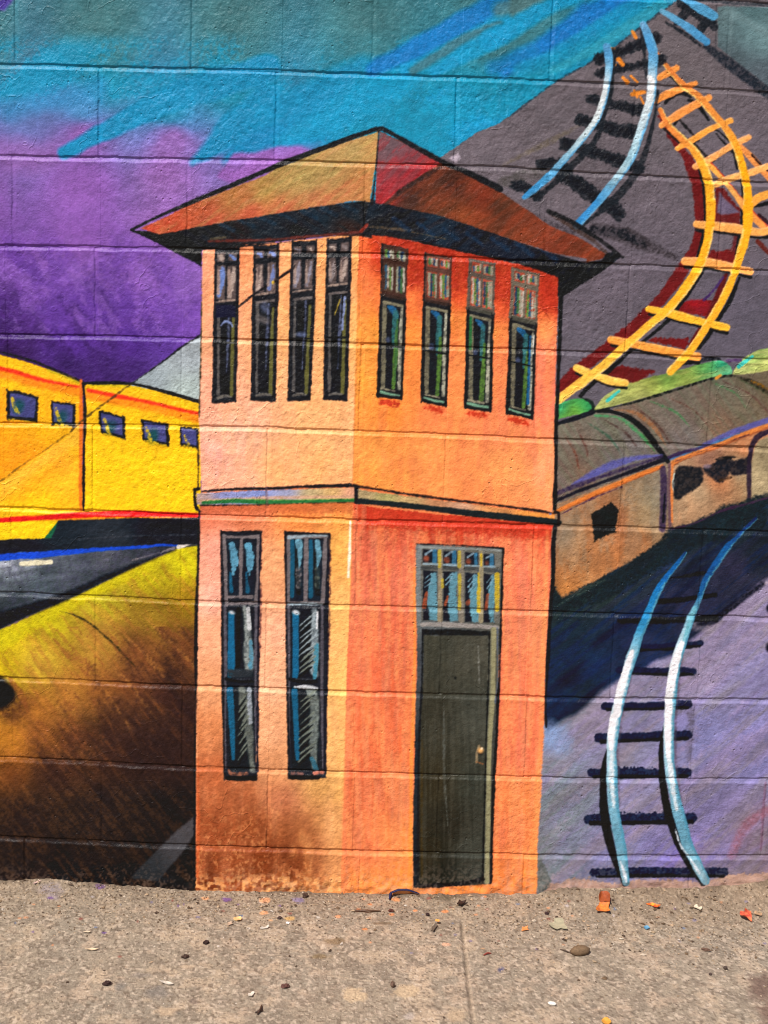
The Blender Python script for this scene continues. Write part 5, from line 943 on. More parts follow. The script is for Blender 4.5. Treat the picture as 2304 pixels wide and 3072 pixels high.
    stroke(P('v1', (440, 528), (760, 540), (1120, 556)), 7, (136, 144, 140), df, dry=.2)
    stroke(P('v1', (410, 502), (760, 514), (1134, 540)), 4, (24, 20, 24), df)
    stroke(P('v1', (460, 1170), (640, 1172), (860, 1182), (1085, 1195)), [12, 14, 12, 11], (146, 142, 136), df, dry=.15, wob=2)
    fill(P('v1', (455, 1208), (640, 1210), (1020, 1228), (1015, 1275), (460, 1262)), (28, 25, 25), df, soft=4, wob=4, dry=.1)
    fill(P('v1', (470, 1258), (640, 1262), (1008, 1262), (1004, 1659)) + P('v2', (998, 300), (985, 900), (972, 1300), (962, 1800), (420, 1835), (432, 1000), (450, 300), (460, 0)) + P('v1', (466, 1659)),
         [(1290, 1920, (64, 62, 50)), (1440, 1920, (76, 74, 62)), (1300, 2150, (58, 54, 42)), (1430, 2150, (68, 68, 58)), (1290, 2350, (54, 46, 30)), (1430, 2350, (58, 58, 48)), (1290, 2550, (46, 38, 24)), (1420, 2550, (66, 66, 56)), (1350, 2480, (44, 38, 28)), (1350, 2620, (40, 36, 28)), (1430, 2620, (62, 62, 54))],
         dr, soft=3, wob=2, tone=.07, streak=[(90, 10, 14, .12, None), (90, 7, 18, .25, (88, 88, 76))])
    stroke(P('v2', (460, 600), (455, 1200), (460, 1750)), [4, 7, 5], (72, 56, 24), dr, dry=.5, alpha=.7)
    stroke(P('v2', (640, 300), (645, 900), (680, 1400)), [3, 8, 3], (96, 100, 92), dr, dry=.6, alpha=.7)
    stroke(P('v1', (925, 1350), (935, 1659)), [4, 5], (130, 132, 124), dr, dry=.7, alpha=.7)
    smear(*P('v2', (735, 95))[0], 7, 8, (26, 22, 20), 1)
    # right jamb with its black line
    stroke(P('v1', (1052, 1215), (1050, 1400), (1046, 1659)) + P('v2', (1042, 250), (1020, 600), (1010, 900), (1004, 1300), (995, 1780)), [17, 17, 17, 17, 17, 15, 16, 16], (140, 138, 104), df, soft=3, wob=2, edge=((116, 116, 92), 1, .3))
    stroke(P('v1', (1085, 1200), (1085, 1659)) + P('v2', (1068, 300)), [4, 5, 5], (92, 100, 112), df, dry=.3)
    stroke(P('v1', (1020, 1230), (1010, 1659)) + P('v2', (1000, 400), (985, 900), (972, 1400), (962, 1790)), 5, (24, 22, 20), df, dry=.1)
    stroke(P('v1', (1132, 545), (1122, 900), (1110, 1300), (1100, 1659)) + P('v2', (1090, 250), (1078, 600), (1052, 1000), (1040, 1400), (1030, 1790)), [5, 6, 6, 7, 9, 10, 10, 8, 7], (24, 18, 20), df)
    stroke(P('v1', (465, 1215), (458, 1659)) + P('v2', (440, 500), (428, 1000), (425, 1820)), [6, 6, 6, 7, 9], (26, 25, 27), df, dry=.1)
    stroke(P('v2', (425, 1815), (600, 1815), (760, 1800), (960, 1765)), [12, 12, 10, 8], (24, 20, 22), dr, dry=.25, wob=5)
    kn = own(f, 'door', 0, 'knob', 0)
    stroke(P('v2', (932, 660), (915, 720), (912, 790)), [8, 7, 9], (134, 120, 92), kn, wob=1.5)
    stroke(P('v2', (912, 790), (965, 808)), 3, (160, 96, 50), kn)
    smear(*P('v2', (944, 712))[0], 12, 12, (30, 24, 20), 1, 0, 0, kn); smear(*P('v2', (944, 696))[0], 12, 12, (206, 158, 96), 1, 0, 0, kn)
    smear(*P('v2', (955, 680))[0], 5, 5, (240, 220, 180), 1, 0, 0, kn)

paint_background(); paint_hill(); paint_road(); paint_train(); paint_coaches(); paint_orange_track(); paint_upper_track(); paint_lower_track(); paint_tower()
# slivers of undercoat belong to the paint beside them
_uc = own('tower', 'undercoat')
for _ in range(40):
    mk = ID == _uc
    if not mk.any(): break
    for sh, axx in ((1, 0), (-1, 0), (1, 1), (-1, 1)):
        nb = np.roll(ID, sh, axx)
        ID = np.where(mk & (nb != _uc) & (nb > 0), nb, ID); mk = ID == _uc
ID[ID == _uc] = 0
# the artist's hand: little loads and gaps of paint everywhere
C *= (1 + .05 * (vn(GX, GY, 14, 40) - .5) * 2 + .03 * (BIG - .5) * 2)[..., None]
# dust and splash marks low on the wall
_k = sstep(2560, 2680, GY) * sstep(.50, .62, FINE * .7 + .3 * vn(GX, GY, 90, 151)) * .30
C = C * (1 - _k[..., None]) + np.array([168, 146, 124], np.float32) * _k[..., None]
# a little more chroma and contrast, as fresh enamel has
_g = C.mean(-1, keepdims=True); C = _g + (C - _g) * 1.0
_x = np.clip(C / 255, 0, 1); C = 255 * (_x + .08 * np.clip(_x - .38, 0, 1) * _x * (1 - _x) * 4 * .8)
C = np.clip(C, 0, 255)

# ------------------------------------------------------------------ materials (node based)
def new_mat(name):
    m_ = bpy.data.materials.new(name); m_.use_nodes = True
    t = m_.node_tree; b = t.nodes['Principled BSDF']
    return m_, t, b
def N(t, kind, **kw):
    n = t.nodes.new(kind)
    for k, v in kw.items():
        if hasattr(n, k) and k not in n.inputs: setattr(n, k, v)
        else: n.inputs[k].default_value = v
    return n
def math_n(t, op, a, b=None):
    n = t.nodes.new('ShaderNodeMath'); n.operation = op
    for i, v in enumerate((a, b)):
        if v is None: continue
        if hasattr(v, 'is_linked'): t.links.new(v, n.inputs[i])
        else: n.inputs[i].default_value = v
    return n.outputs[0]

def mural_material():
    m_, t, b = new_mat('mural_paint'); L = t.links.new
    att = N(t, 'ShaderNodeAttribute', attribute_name='paint')
    tc = N(t, 'ShaderNodeNewGeometry')
    mp = N(t, 'ShaderNodeMapping'); L(tc.outputs['Position'], mp.inputs[0])
    n1 = N(t, 'ShaderNodeTexNoise', Scale=230.0, Detail=3.0, Roughness=.6)
    n2 = N(t, 'ShaderNodeTexNoise', Scale=70.0, Detail=4.0, Roughness=.55)
    vo = N(t, 'ShaderNodeTexVoronoi', Scale=62.0, Randomness=1.0)
    for n in (n1, n2, vo): L(mp.outputs[0], n.inputs['Vector'])
    # pits: only a few cells carry one
    pit = math_n(t, 'SUBTRACT', .19, vo.outputs['Distance']); pit = math_n(t, 'MAXIMUM', pit, 0.0)
    sep = N(t, 'ShaderNodeSeparateColor'); L(vo.outputs['Color'], sep.inputs[0])
    pick = math_n(t, 'GREATER_THAN', sep.outputs[0], .62)
    pit = math_n(t, 'MULTIPLY', pit, pick)
    pn = N(t, 'ShaderNodeTexNoise', Scale=4.0, Detail=2.0); L(mp.outputs[0], pn.inputs['Vector'])
    pm = math_n(t, 'MINIMUM', math_n(t, 'MAXIMUM', math_n(t, 'MULTIPLY', math_n(t, 'SUBTRACT', pn.outputs[0], .46), 8.0), .08), 1.0)
    pit = math_n(t, 'MULTIPLY', pit, pm)
    h = math_n(t, 'ADD', math_n(t, 'MULTIPLY', n1.outputs[0], .55), math_n(t, 'MULTIPLY', n2.outputs[0], .9))
    h = math_n(t, 'SUBTRACT', h, math_n(t, 'MULTIPLY', pit, 5.0))
    bp = N(t, 'ShaderNodeBump', Strength=.9, Distance=.0025); h = math_n(t, 'MULTIPLY', h, math_n(t, 'ADD', math_n(t, 'MULTIPLY', pn.outputs[0], 1.4), .15)); L(h, bp.inputs['Height']); L(bp.outputs[0], b.inputs['Normal'])
    # coarse grain in the colour itself
    n3 = N(t, 'ShaderNodeTexNoise', Scale=420.0, Detail=2.0); L(mp.outputs[0], n3.inputs['Vector'])
    k = math_n(t, 'ADD', math_n(t, 'MULTIPLY', n3.outputs[0], .22), .89)
    vm = N(t, 'ShaderNodeVectorMath', operation='SCALE'); L(att.outputs['Color'], vm.inputs[0]); L(k, vm.inputs['Scale'])
    L(vm.outputs[0], b.inputs['Base Color'])
    r = math_n(t, 'ADD', math_n(t, 'MULTIPLY', n2.outputs[0], .2), .36)
    L(r, b.inputs['Roughness']); b.inputs['Specular IOR Level'].default_value = .19
    return m_
def ground_material():
    m_, t, b = new_mat('worn_concrete'); L = t.links.new
    att = N(t, 'ShaderNodeAttribute', attribute_name='paint')
    tc = N(t, 'ShaderNodeNewGeometry')
    n1 = N(t, 'ShaderNodeTexNoise', Scale=420.0, Detail=3.0, Roughness=.7)
    n2 = N(t, 'ShaderNodeTexNoise', Scale=130.0, Detail=4.0, Roughness=.6)
    vo = N(t, 'ShaderNodeTexVoronoi', Scale=260.0)
    for n in (n1, n2, vo): L(tc.outputs['Position'], n.inputs['Vector'])
    h = math_n(t, 'ADD', math_n(t, 'MULTIPLY', n1.outputs[0], .6), n2.outputs[0])
    h = math_n(t, 'SUBTRACT', h, math_n(t, 'MULTIPLY', vo.outputs['Distance'], .35))
    bp = N(t, 'ShaderNodeBump', Strength=.9, Distance=.0022); L(h, bp.inputs['Height']); L(bp.outputs[0], b.inputs['Normal'])
    sep = N(t, 'ShaderNodeSeparateColor'); L(vo.outputs['Color'], sep.inputs[0])
    k = math_n(t, 'ADD', math_n(t, 'MULTIPLY', n1.outputs[0], .5), math_n(t, 'MULTIPLY', sep.outputs[0], .3)); k = math_n(t, 'ADD', k, .6)
    vm = N(t, 'ShaderNodeVectorMath', operation='SCALE'); L(att.outputs['Color'], vm.inputs[0]); L(k, vm.inputs['Scale'])
    L(vm.outputs[0], b.inputs['Base Color']); b.inputs['Roughness'].default_value = .9; b.inputs['Specular IOR Level'].default_value = .2
    return m_
def plain_material(name, c, rough=.7, var=.3, scale=160.0, c2=None, spec=.3):
    m_, t, b = new_mat(name); L = t.links.new
    tc = N(t, 'ShaderNodeNewGeometry'); n = N(t, 'ShaderNodeTexNoise', Scale=scale, Detail=4.0, Roughness=.65); L(tc.outputs['Position'], n.inputs['Vector'])
    mx = N(t, 'ShaderNodeMix', data_type='RGBA'); c = lin(c); d = lin(c2) if c2 is not None else c * (1 - var)
    mx.inputs[6].default_value = (*map(float, c), 1); mx.inputs[7].default_value = (*map(float, d), 1)
    k = math_n(t, 'MULTIPLY', math_n(t, 'SUBTRACT', n.outputs[0], .38), 4.0); k = math_n(t, 'MINIMUM', math_n(t, 'MAXIMUM', k, 0.0), 1.0)
    L(k, mx.inputs[0]); L(mx.outputs[2], b.inputs['Base Color'])
    bp = N(t, 'ShaderNodeBump', Strength=.5, Distance=.001); L(n.outputs[0], bp.inputs['Height']); L(bp.outputs[0], b.inputs['Normal'])
    b.inputs['Roughness'].default_value = rough; b.inputs['Specular IOR Level'].default_value = spec
    return m_
M_PAINT = mural_material(); M_GROUND = ground_material(); M_MORTAR = M_PAINT

def link_mesh(name, verts, faces, mat, parent=None, color=None, smooth=False):
    me = bpy.data.meshes.new(name)
    verts = np.ascontiguousarray(verts, np.float32); faces = np.ascontiguousarray(faces, np.int32)
    n, k = faces.shape
    me.vertices.add(len(verts)); me.vertices.foreach_set('co', verts.ravel())
    me.loops.add(n * k); me.loops.foreach_set('vertex_index', faces.ravel())
    me.polygons.add(n); me.polygons.foreach_set('loop_start', np.arange(0, n * k, k, dtype=np.int32))
    if color is not None:
        a = me.attributes.new('paint', 'FLOAT_COLOR', 'POINT')
        a.data.foreach_set('color', np.concatenate([color, np.ones((len(color), 1))], 1).astype(np.float32).ravel())
    me.update(calc_edges=True)
    me.materials.append(mat)
    me.polygons.foreach_set('use_smooth', np.full(n, smooth))
    o = bpy.data.objects.new(name, me); COL.objects.link(o)
    if parent is not None: o.parent = parent
    return o
def empty(name, loc=(0, 0, 0)):
    o = bpy.data.objects.new(name, None); COL.objects.link(o); o.location = loc; o.empty_display_size = .05
    return o
def tag(o, label=None, cat=None, group=None, kind=None):
    if label: o['label'] = label
    if cat: o['category'] = cat
    if group: o['group'] = group
    if kind: o['kind'] = kind
    return o

# ------------------------------------------------------------------ the block wall
BEDS = [[(-60, -70), (2178, 3), (2304, 12)],
        [(0, 193), (800, 213), (1500, 237), (1960, 257), (2304, 279)], [(0, 468), (800, 482), (1500, 503), (2304, 550)], [(0, 737), (560, 747), (1160, 765), (1760, 790), (2304, 814)],
        [(0, 1004), (600, 1016), (1160, 1035), (1650, 1052), (2304, 1080)], [(0, 1270), (800, 1284), (1604, 1316), (2304, 1346)], [(0, 1523), (240, 1532), (600, 1546), (1160, 1563), (1700, 1578), (2304, 1597)],
        [(0, 1777), (600, 1806), (1160, 1821), (1700, 1838), (2304, 1854)], [(0, 2033), (600, 2060), (1130, 2079), (1700, 2094), (2304, 2101)], [(0, 2273), (600, 2303), (1130, 2321), (1700, 2336), (2304, 2340)],
        [(0, 2509), (600, 2540), (1130, 2555), (1700, 2568), (2304, 2570)]]
HALF = .2032
def bed_y(k, x):
    b = np.array(BEDS[k], float)
    s0 = (b[1] - b[0]); s1 = (b[-1] - b[-2])
    y = np.interp(x, b[:, 0], b[:, 1])
    # ease the ends on with their own slope
    y = np.where(x < b[0, 0], b[0, 1] + (x - b[0, 0]) * s0[1] / s0[0] * .6, y)
    return np.where(x > b[-1, 0], b[-1, 1] + (x - b[-1, 0]) * s1[1] / s1[0], y)

def head_xs():
    """head joints per course: world X so that they land where the photo shows them"""
    meas = {0: [46, 577, 1119, 1657, 2186], 1: [298, 828, 1368, 1902], 2: [39, 562, 1095, 1640, 2166], 3: [287, 812, 1352, 1886], 4: [26, 545, 1082, 1612, 2134], 5: [278, 802, 1335, 1870], 6: [34, 545, 1070, 1600, 2106], 7: [289, 800, 1325, 1840], 8: [41, 548, 1065, 1580, 2082], 9: [304, 804, 1315, 1830, 2296], 10: [75, 590, 1080, 1570, 2070]}
    out = []
    for r in range(11):
        ym = (float(bed_y(r, np.array(1152.))) + (float(bed_y(r + 1, np.array(1152.))) if r < 10 else 2680)) / 2
        xs = [ray_to(x, ym, 1, 0.0)[0] for x in meas[r]]
        while xs[0] > -2.5: xs.insert(0, xs[0] - 2 * HALF)
        while xs[-1] < 2.7: xs.append(xs[-1] + 2 * HALF)
        out.append(np.array(xs))
    up = []
    for r in range(3): up.append(out[1 - (r % 2)] if r != 3 else None)
    return out, up
HEADS, _ = head_xs()
Z_GROUND = float(ray_to(1160, 2684, 1, 0.0)[2])
XL, XR, ZT = -2.0, 2.15, 2.75
zt_in = float(ray_to(1152, -70, 1, 0.0)[2])
xi0, xi1 = float(ray_to(-60, 2400, 1, 0.0)[0]) - .03, float(ray_to(2370, 2400, 1, 0.0)[0]) + .03
STEP = .0020
xs = np.concatenate([np.arange(XL, xi0, .010), np.arange(xi0, xi1, STEP), np.arange(xi1 + .005, XR, .010)])
zs = np.concatenate([np.arange(Z_GROUND - .03, zt_in, STEP), np.arange(zt_in + .005, ZT, .010)])
WX, WZ = np.meshgrid(xs, zs)
nz, nx = WX.shape
PX, PY = to_px(np.stack([WX, np.zeros_like(WX), WZ], -1))
# beyond the top course of the photo the courses simply repeat
Z_B0 = zt_in
row = np.full(WX.shape, -1, np.int32); dbed = np.full(WX.shape, 1e3)
pxc = np.clip(PX, -400, 2700)
for k in range(11):
    y = bed_y(k, pxc)
    row = np.where(PY > y, k, row)
    d = PY - y
    dbed = np.where(np.abs(d) < np.abs(dbed), d, dbed)
ztop0 = np.interp(xs, xs, [float(v) for v in np.interp(xs, xs, xs * 0)]) if False else None
# height of bed 0 in metres along the wall, then one course every 0.2032 m above it
zb0 = np.array([ray_to(float(a), float(b_), 1, 0.0)[2] for a, b_ in zip(np.linspace(-400, 2700, 20), bed_y(0, np.linspace(-400, 2700, 20)))])
xb0 = np.array([ray_to(float(a), float(b_), 1, 0.0)[0] for a, b_ in zip(np.linspace(-400, 2700, 20), bed_y(0, np.linspace(-400, 2700, 20)))])
rel = (WZ - np.interp(WX, xb0, zb0)) / HALF
above = rel > 0
row = np.where(above, -1 - np.floor(rel).astype(int), row)
dab = -(rel - np.round(rel)) * HALF * 1317
dbed = np.where(above & (np.abs(dab) < np.abs(dbed)), dab, dbed)
col = np.zeros(WX.shape, np.int32); dhead = np.full(WX.shape, 1e3); hk = np.zeros(WX.shape, np.int32)
SC = 1250.0
for r in range(row.min(), 11):
    mk = row == r
    if not mk.any(): continue
    H = HEADS[r] if r >= 0 else HEADS[(-r) % 2]
    X = WX[mk]
    i = np.searchsorted(H, X)
    a = H[np.clip(i - 1, 0, len(H) - 1)]; b_ = H[np.clip(i, 0, len(H) - 1)]
    d = np.where(np.abs(X - a) < np.abs(X - b_), X - a, X - b_) * SC
    col[mk] = i; dhead[mk] = d; hk[mk] = np.where(np.abs(X - a) < np.abs(X - b_), i - 1, i) + r * 57 + 400
# relief in metres (towards the camera = -Y)
n_a = vn(PX, PY, 40, 70); n_b = vn(PX, PY, 16, 71); n_c = vn(PX, PY, 7.5, 72); n_d = vn(PX, PY, 130, 73)
jit = (vn(PX, PY, 60, 74) - .5) * 5 + (vn(PX, PY, 14, 75) - .5) * 3
wb = 6.0 + 2.0 * n_d
dj_ = dbed + jit * .7
gb = sstep(-7.0, -2.5, dj_) * (1 - np.clip((dj_ - 0.0) / (11.0 + 3 * n_d), 0, 1)) * (.0017 + .0013 * n_d)
# the mason's lip just under the joint catches the light
gb -= sstep(4, 12, dj_) * np.exp(-np.clip(dj_ - 12, 0, None) / 16) * .0015 * (.4 + n_a)
r_h = np.random.default_rng(5); HS = r_h.random(4000)
hs = HS[np.clip(hk, 0, 3999)]
dh_ = dhead + jit * .7
gh = sstep(-6, -1, dh_) * (1 - np.clip(dh_ / 9.0, 0, 1)) * (.0008 + .0013 * hs) * (.45 + .8 * n_a)
gh -= np.exp(-((dhead + jit * .8 - 9) / 4.0) ** 2) * .0003 * n_a
tilt = np.random.default_rng(6).random((40, 60, 3))
tt_ = tilt[np.clip(row + 12, 0, 39), np.clip(col + 5, 0, 59)]
body = (tt_[..., 0] - .5) * .0009 + (tt_[..., 1] - .5) * .002 * np.clip(dhead / 260, -1, 1) * .4
patch = (.55 + .8 * tt_[..., 2]) * .7 + .5 * sstep(.3, .7, fbm(PX, PY, 330, 85))
micro = (n_a - .5) * .0011 + (n_b - .5) * .00075 * patch + (n_c - .5) * .00065 * patch
# cracks and ridges of thick paint
rid = np.abs(fbm(PX, PY, 90, 80, 3) - .5)
ridge = np.exp(-(rid / .008) ** 2) * sstep(.64, .74, vn(PX, PY, 150, 81)) * .0007
RELIEF = -(body + micro + ridge) + gb + gh
# ragged base: spread mortar and lifted paint near the ground
foot = sstep(2600, 2680, PY)
RELIEF -= foot * ((vn(PX, PY, 22, 82) - .45) * .005 + (n_b - .5) * .003)

# colours at the vertices
SPEC_OFF, SPEC_GAIN = np.array([.013, .008, .006]), np.array([1.03, 1.10, 1.07])      # what the paint's own sheen adds
def sample(px, py):
    u = np.clip((px - CX0) * S - .5, 0, CW - 1.001); v = np.clip((py - CY0) * S - .5, 0, CH - 1.001)
    x0 = u.astype(int); y0 = v.astype(int); fx = (u - x0)[..., None]; fy = (v - y0)[..., None]
    return (C[y0, x0] * (1 - fx) + C[y0, x0 + 1] * fx) * (1 - fy) + (C[y0 + 1, x0] * (1 - fx) + C[y0 + 1, x0 + 1] * fx) * fy
COLV = (lin(np.clip(sample(PX, PY), 0, 255)) - SPEC_OFF) / SPEC_GAIN
COLV = np.clip(COLV, .004, .93)
V = np.stack([WX, RELIEF, WZ], -1).reshape(-1, 3); CV = COLV.reshape(-1, 3)
# owner of every quad
cx_ = (PX[:-1, :-1] + PX[1:, 1:]) / 2; cy_ = (PY[:-1, :-1] + PY[1:, 1:]) / 2
iu = np.clip(((cx_ - CX0) * S).astype(int), 0, CW - 1); iv = np.clip(((cy_ - CY0) * S).astype(int), 0, CH - 1)
q_own = ID[iv, iu]
q_row, q_col = row[:-1, :-1], col[:-1, :-1]
joint = (np.abs(dbed[:-1, :-1] + jit[:-1, :-1]) < 6) | (np.abs(dhead[:-1, :-1]) < 4.5)
q_id = np.where(q_own > 0, q_own, np.where(joint, 1, 10000 + (q_row + 12) * 100 + q_col)).ravel()
ii = np.arange(nx - 1)[None, :] + np.arange(nz - 1)[:, None] * nx
QF = np.stack([ii, ii + 1, ii + 1 + nx, ii + nx], -1).reshape(-1, 4)
order = np.argsort(q_id, kind='stable'); sid = q_id[order]
cuts = np.flatnonzero(np.diff(sid)) + 1
groups = {int(sid[g[0]]): order[g] for g in np.split(np.arange(len(sid)), cuts)}

wall = tag(empty('block_wall', (0, 0, Z_GROUND)), 'painted concrete block wall whose courses carry the whole mural', 'wall')
def sub_mesh(idx):
    f_ = QF[idx]; u, inv = np.unique(f_.ravel(), return_inverse=True)
    return V[u], inv.reshape(-1, 4), CV[u]
def body_box(x0, x1, z0, z1, y0=.0075, y1=.19):
    v = np.array([(x, y, z) for y in (y0, y1) for z in (z0, z1) for x in (x0, x1)], float)
    f_ = np.array([(0, 1, 3, 2), (4, 6, 7, 5), (0, 4, 5, 1), (2, 3, 7, 6), (0, 2, 6, 4), (1, 5, 7, 3)])
    return v, f_
parent_off = np.array([0, 0, Z_GROUND])
joint_meshes = 0
blk_keys = {}
rr_, cc_ = q_row.ravel(), q_col.ravel()
# extents of every block, also those wholly under a figure
keyall = (rr_ + 12) * 100 + cc_
ok = np.argsort(keyall, kind='stable'); sk = keyall[ok]; ck = np.flatnonzero(np.diff(sk)) + 1
cxw = ((WX[:-1, :-1] + WX[1:, 1:]) / 2).ravel(); czw = ((WZ[:-1, :-1] + WZ[1:, 1:]) / 2).ravel()
for g in np.split(ok, ck):
    key = int(keyall[g[0]])
    x0, x1 = cxw[g].min() + .004, cxw[g].max() - .004
    z0, z1 = np.quantile(czw[g], .03) + .002, np.quantile(czw[g], .97) - .002
    if x1 - x0 < .01 or z1 - z0 < .01: continue
    bv, bf = body_box(x0, x1, z0, z1)
    idx = groups.get(10000 + key)
    if idx is not None:
        v, f_, c = sub_mesh(idx)
        fr = c.mean(0)
        v2 = np.vstack([v, bv]); f2 = np.vstack([f_, bf + len(v)]); c2 = np.vstack([c, np.tile(fr, (8, 1))])
    else: v2, f2, c2 = bv, bf, np.tile(np.array([.25, .24, .22]), (8, 1))
    link_mesh('concrete_block', v2 - parent_off, f2, M_PAINT, wall, c2)
v, f_, c = sub_mesh(groups[1])
bv, bf = body_box(XL + .01, XR - .02, Z_GROUND - .02, ZT - .02, .012, .17)
tag(link_mesh('mortar', np.vstack([v, bv]) - parent_off, np.vstack([f_, bf + len(v)]), M_PAINT, wall, np.vstack([c, np.tile([.25, .24, .22], (8, 1))])), kind='stuff')

FIG = {
    'tower': ('painted_tower', 'painted two storey orange signal tower with a dark door and wide roof', 'painted building'),
    'yellow_train': ('painted_train', 'painted yellow train with a red stripe, left of the tower', 'painted train'),
    'coaches': ('painted_coaches', 'painted brown round-roofed coaches with green roof tops, right of the tower', 'painted train'),
    'road': ('painted_road', 'painted grey road with a blue edge and cream dash below the yellow train', 'painted road'),
    'hill': ('painted_hill', 'painted yellow and brown hillside darkening to black left of the tower foot', 'painted hill'),
    'lower_track': ('painted_track', 'painted track with white and blue rails and navy sleepers reaching down to the pavement', 'painted track'),
    'upper_track': ('painted_track', 'painted curving track with pale blue rails coming down onto the tower roof', 'painted track'),
    'corner_track': ('painted_track', 'painted pair of two short blue rails alone in the top right corner', 'painted track'),
    'orange_track': ('painted_track', 'painted looping orange and yellow ladder-like track with dark red shadow on grey', 'painted track'),
}
GRP = {'lower_track': 1, 'upper_track': 1, 'corner_track': 1, 'orange_track': 1}
PLAB = {('tower', 'wall_panel', 0): 'pale peach upper left wall', ('tower', 'wall_panel', 1): 'orange upper right wall with red top', ('tower', 'wall_panel', 2): 'peach lower left wall, brown and blotched at the foot', ('tower', 'wall_panel', 3): 'streaky salmon lower right wall',
        ('tower', 'roof_slope', 0): 'olive and orange left roof slope', ('tower', 'roof_slope', 1): 'red and dark brown right roof slope', ('yellow_train', 'carriage', 0): 'left carriage crossed by an orange ray'}
roots = {}; parts = {}
def fig_root(f):
    if f not in roots:
        idx = np.concatenate([groups[i] for i, v in OWN.items() if v[0] == f and i in groups])
        xx, zz = cxw[idx], czw[idx]
        nm, lab, cat = FIG[f]
        r = tag(empty(nm, (float(xx.mean()), 0, float(zz.min()))), lab, cat)
        if f in GRP: r['group'] = 'rail tracks painted on the wall'
        roots[f] = r
    return roots[f]
MIN_Q = 3
for i in sorted(OWN, key=lambda i: (OWN[i][0], OWN[i][1], OWN[i][2], OWN[i][3] is not None)):
    f, part, k, sub, j = OWN[i]
    if i not in groups: continue
    r = fig_root(f)
    v, f_, c = sub_mesh(groups[i])
    if sub is None:
        o = link_mesh(part, v - np.array(r.location), f_, M_PAINT, r, c)
        parts[(f, part, k)] = o
        if (f, part, k) in PLAB: o['label'] = PLAB[(f, part, k)]
    else:
        p = parts.get((f, part, k))
        o = link_mesh(sub, v - np.array(r.location), f_, M_PAINT, p if p is not None else r, c)

# ------------------------------------------------------------------ pavement: two slabs, a joint, dirt drifted against the wall
contact = [(-1500, 2636), (-400, 2640), (0, 2640), (150, 2634), (300, 2652), (450, 2664), (590, 2670), (800, 2672), (1000, 2678), (1160, 2682), (1400, 2680), (1610, 2680), (1680, 2664), (1900, 2664), (2150, 2660), (2304, 2640), (2700, 2634), (3800, 2630)]
cz_ = [float(ray_to(x, y, 1, 0.0)[2]) for x, y in contact]; cxs = [float(ray_to(x, y, 1, 0.0)[0]) for x, y in contact]
gx = np.concatenate([np.arange(-3.2, -.98, .02), np.arange(-.98, 1.02, .0026), np.arange(1.02, 3.2, .02)])
gy = np.concatenate([np.arange(.02, -.16, -.0026), np.arange(-.16, -.80, -.0034), np.arange(-.80, -4.2, -.03)])
QX, QY = np.meshgrid(gx, gy)
dist = np.clip(-QY, 0, None)
base_h = np.interp(QX, cxs, cz_) - Z_GROUND
drift = base_h * np.exp(-(dist / (.05 + .03 * vn(QX * 1000, QY * 1000, 90, 90))) ** 1.4)
nf = vn(QX * 1000, QY * 1000, 7, 91); nm = vn(QX * 1000, QY * 1000, 18, 92); nl = vn(QX * 1000, QY * 1000, 70, 93); nll = fbm(QX * 1000, QY * 1000, 260, 94)
gritk = np.exp(-(dist / .11) ** 2)
gz = Z_GROUND + drift + (nll - .5) * .006 + (nl - .5) * .0016 + (nm - .5) * (.0009 + .003 * gritk) + (nf - .5) * (.0011 + .0024 * gritk)
# slab joint, running away from the wall through two picture points
ja, jb = ray_to(1386, 2785, 2, Z_GROUND), ray_to(1418, 3072, 2, Z_GROUND)
def joint_x(y): return ja[0] + (y - ja[1]) * (jb[0] - ja[0]) / (jb[1] - ja[1])
dj = (QX - joint_x(QY)) * 1000 + (nm - .5) * 3
jd = sstep(.085, .12, dist)
gz -= np.exp(-(dj / 4.0) ** 2) * .0035 * jd
GPX, GPY = to_px(np.stack([QX, QY, gz], -1))
# colour
def mixc(c, k, c2): return c * (1 - k[..., None]) + np.asarray(c2, float) * k[..., None]
Xm, Ym = QX * 1000, QY * 1000
gc = np.broadcast_to(np.array([157., 140., 120.]), QX.shape + (3,)).copy()
gc = mixc(gc, .6 * sstep(.45, .7, fbm(Xm, Ym, 120, 100)), (147, 134, 118))
gc = mixc(gc, .65 * sstep(.52, .72, fbm(Xm, Ym, 34, 103)), (196, 168, 142))
gc = mixc(gc, .6 * sstep(.5, .66, fbm(Xm, Ym, 22, 106)), (128, 113, 98))
gc = mixc(gc, .5 * sstep(.62, .7, fbm(Xm, Ym, 60, 109)), (204, 176, 146))
gc = mixc(gc, .7 * sstep(.68, .76, vn(Xm, Ym, 6, 112)), (206, 184, 162))
gc = mixc(gc, .7 * sstep(.70, .8, vn(Xm, Ym, 5, 113)), (104, 88, 74))
rt_ = sstep(1500, 2000, GPX)
gc = mixc(gc, (gritk * .75) * (.55 + .45 * rt_), (122, 100, 80))
gc = mixc(gc, gritk * .5 * sstep(.6, .74, vn(Xm, Ym, 5, 115)), (184, 160, 134))
gc = mixc(gc, np.exp(-(dj / 3.2) ** 2) * jd * .5, (110, 94, 78))
gc = mixc(gc, np.exp(-((dj - 5) / 2.4) ** 2) * jd * .35, (206, 180, 152))
def spot(px, py, rx, ry, c, a=.8, soft=.5, wobn=.5):
    global gc
    q = np.sqrt(((GPX - px) / rx) ** 2 + ((GPY - py) / ry) ** 2) + wobn * (vn(Xm, Ym, 9, 120) - .5) + wobn * .6 * (vn(Xm, Ym, 22, 121) - .5)
    gc = mixc(gc, a * np.clip((1 - q) / soft, 0, 1) * (dist > 0), c)
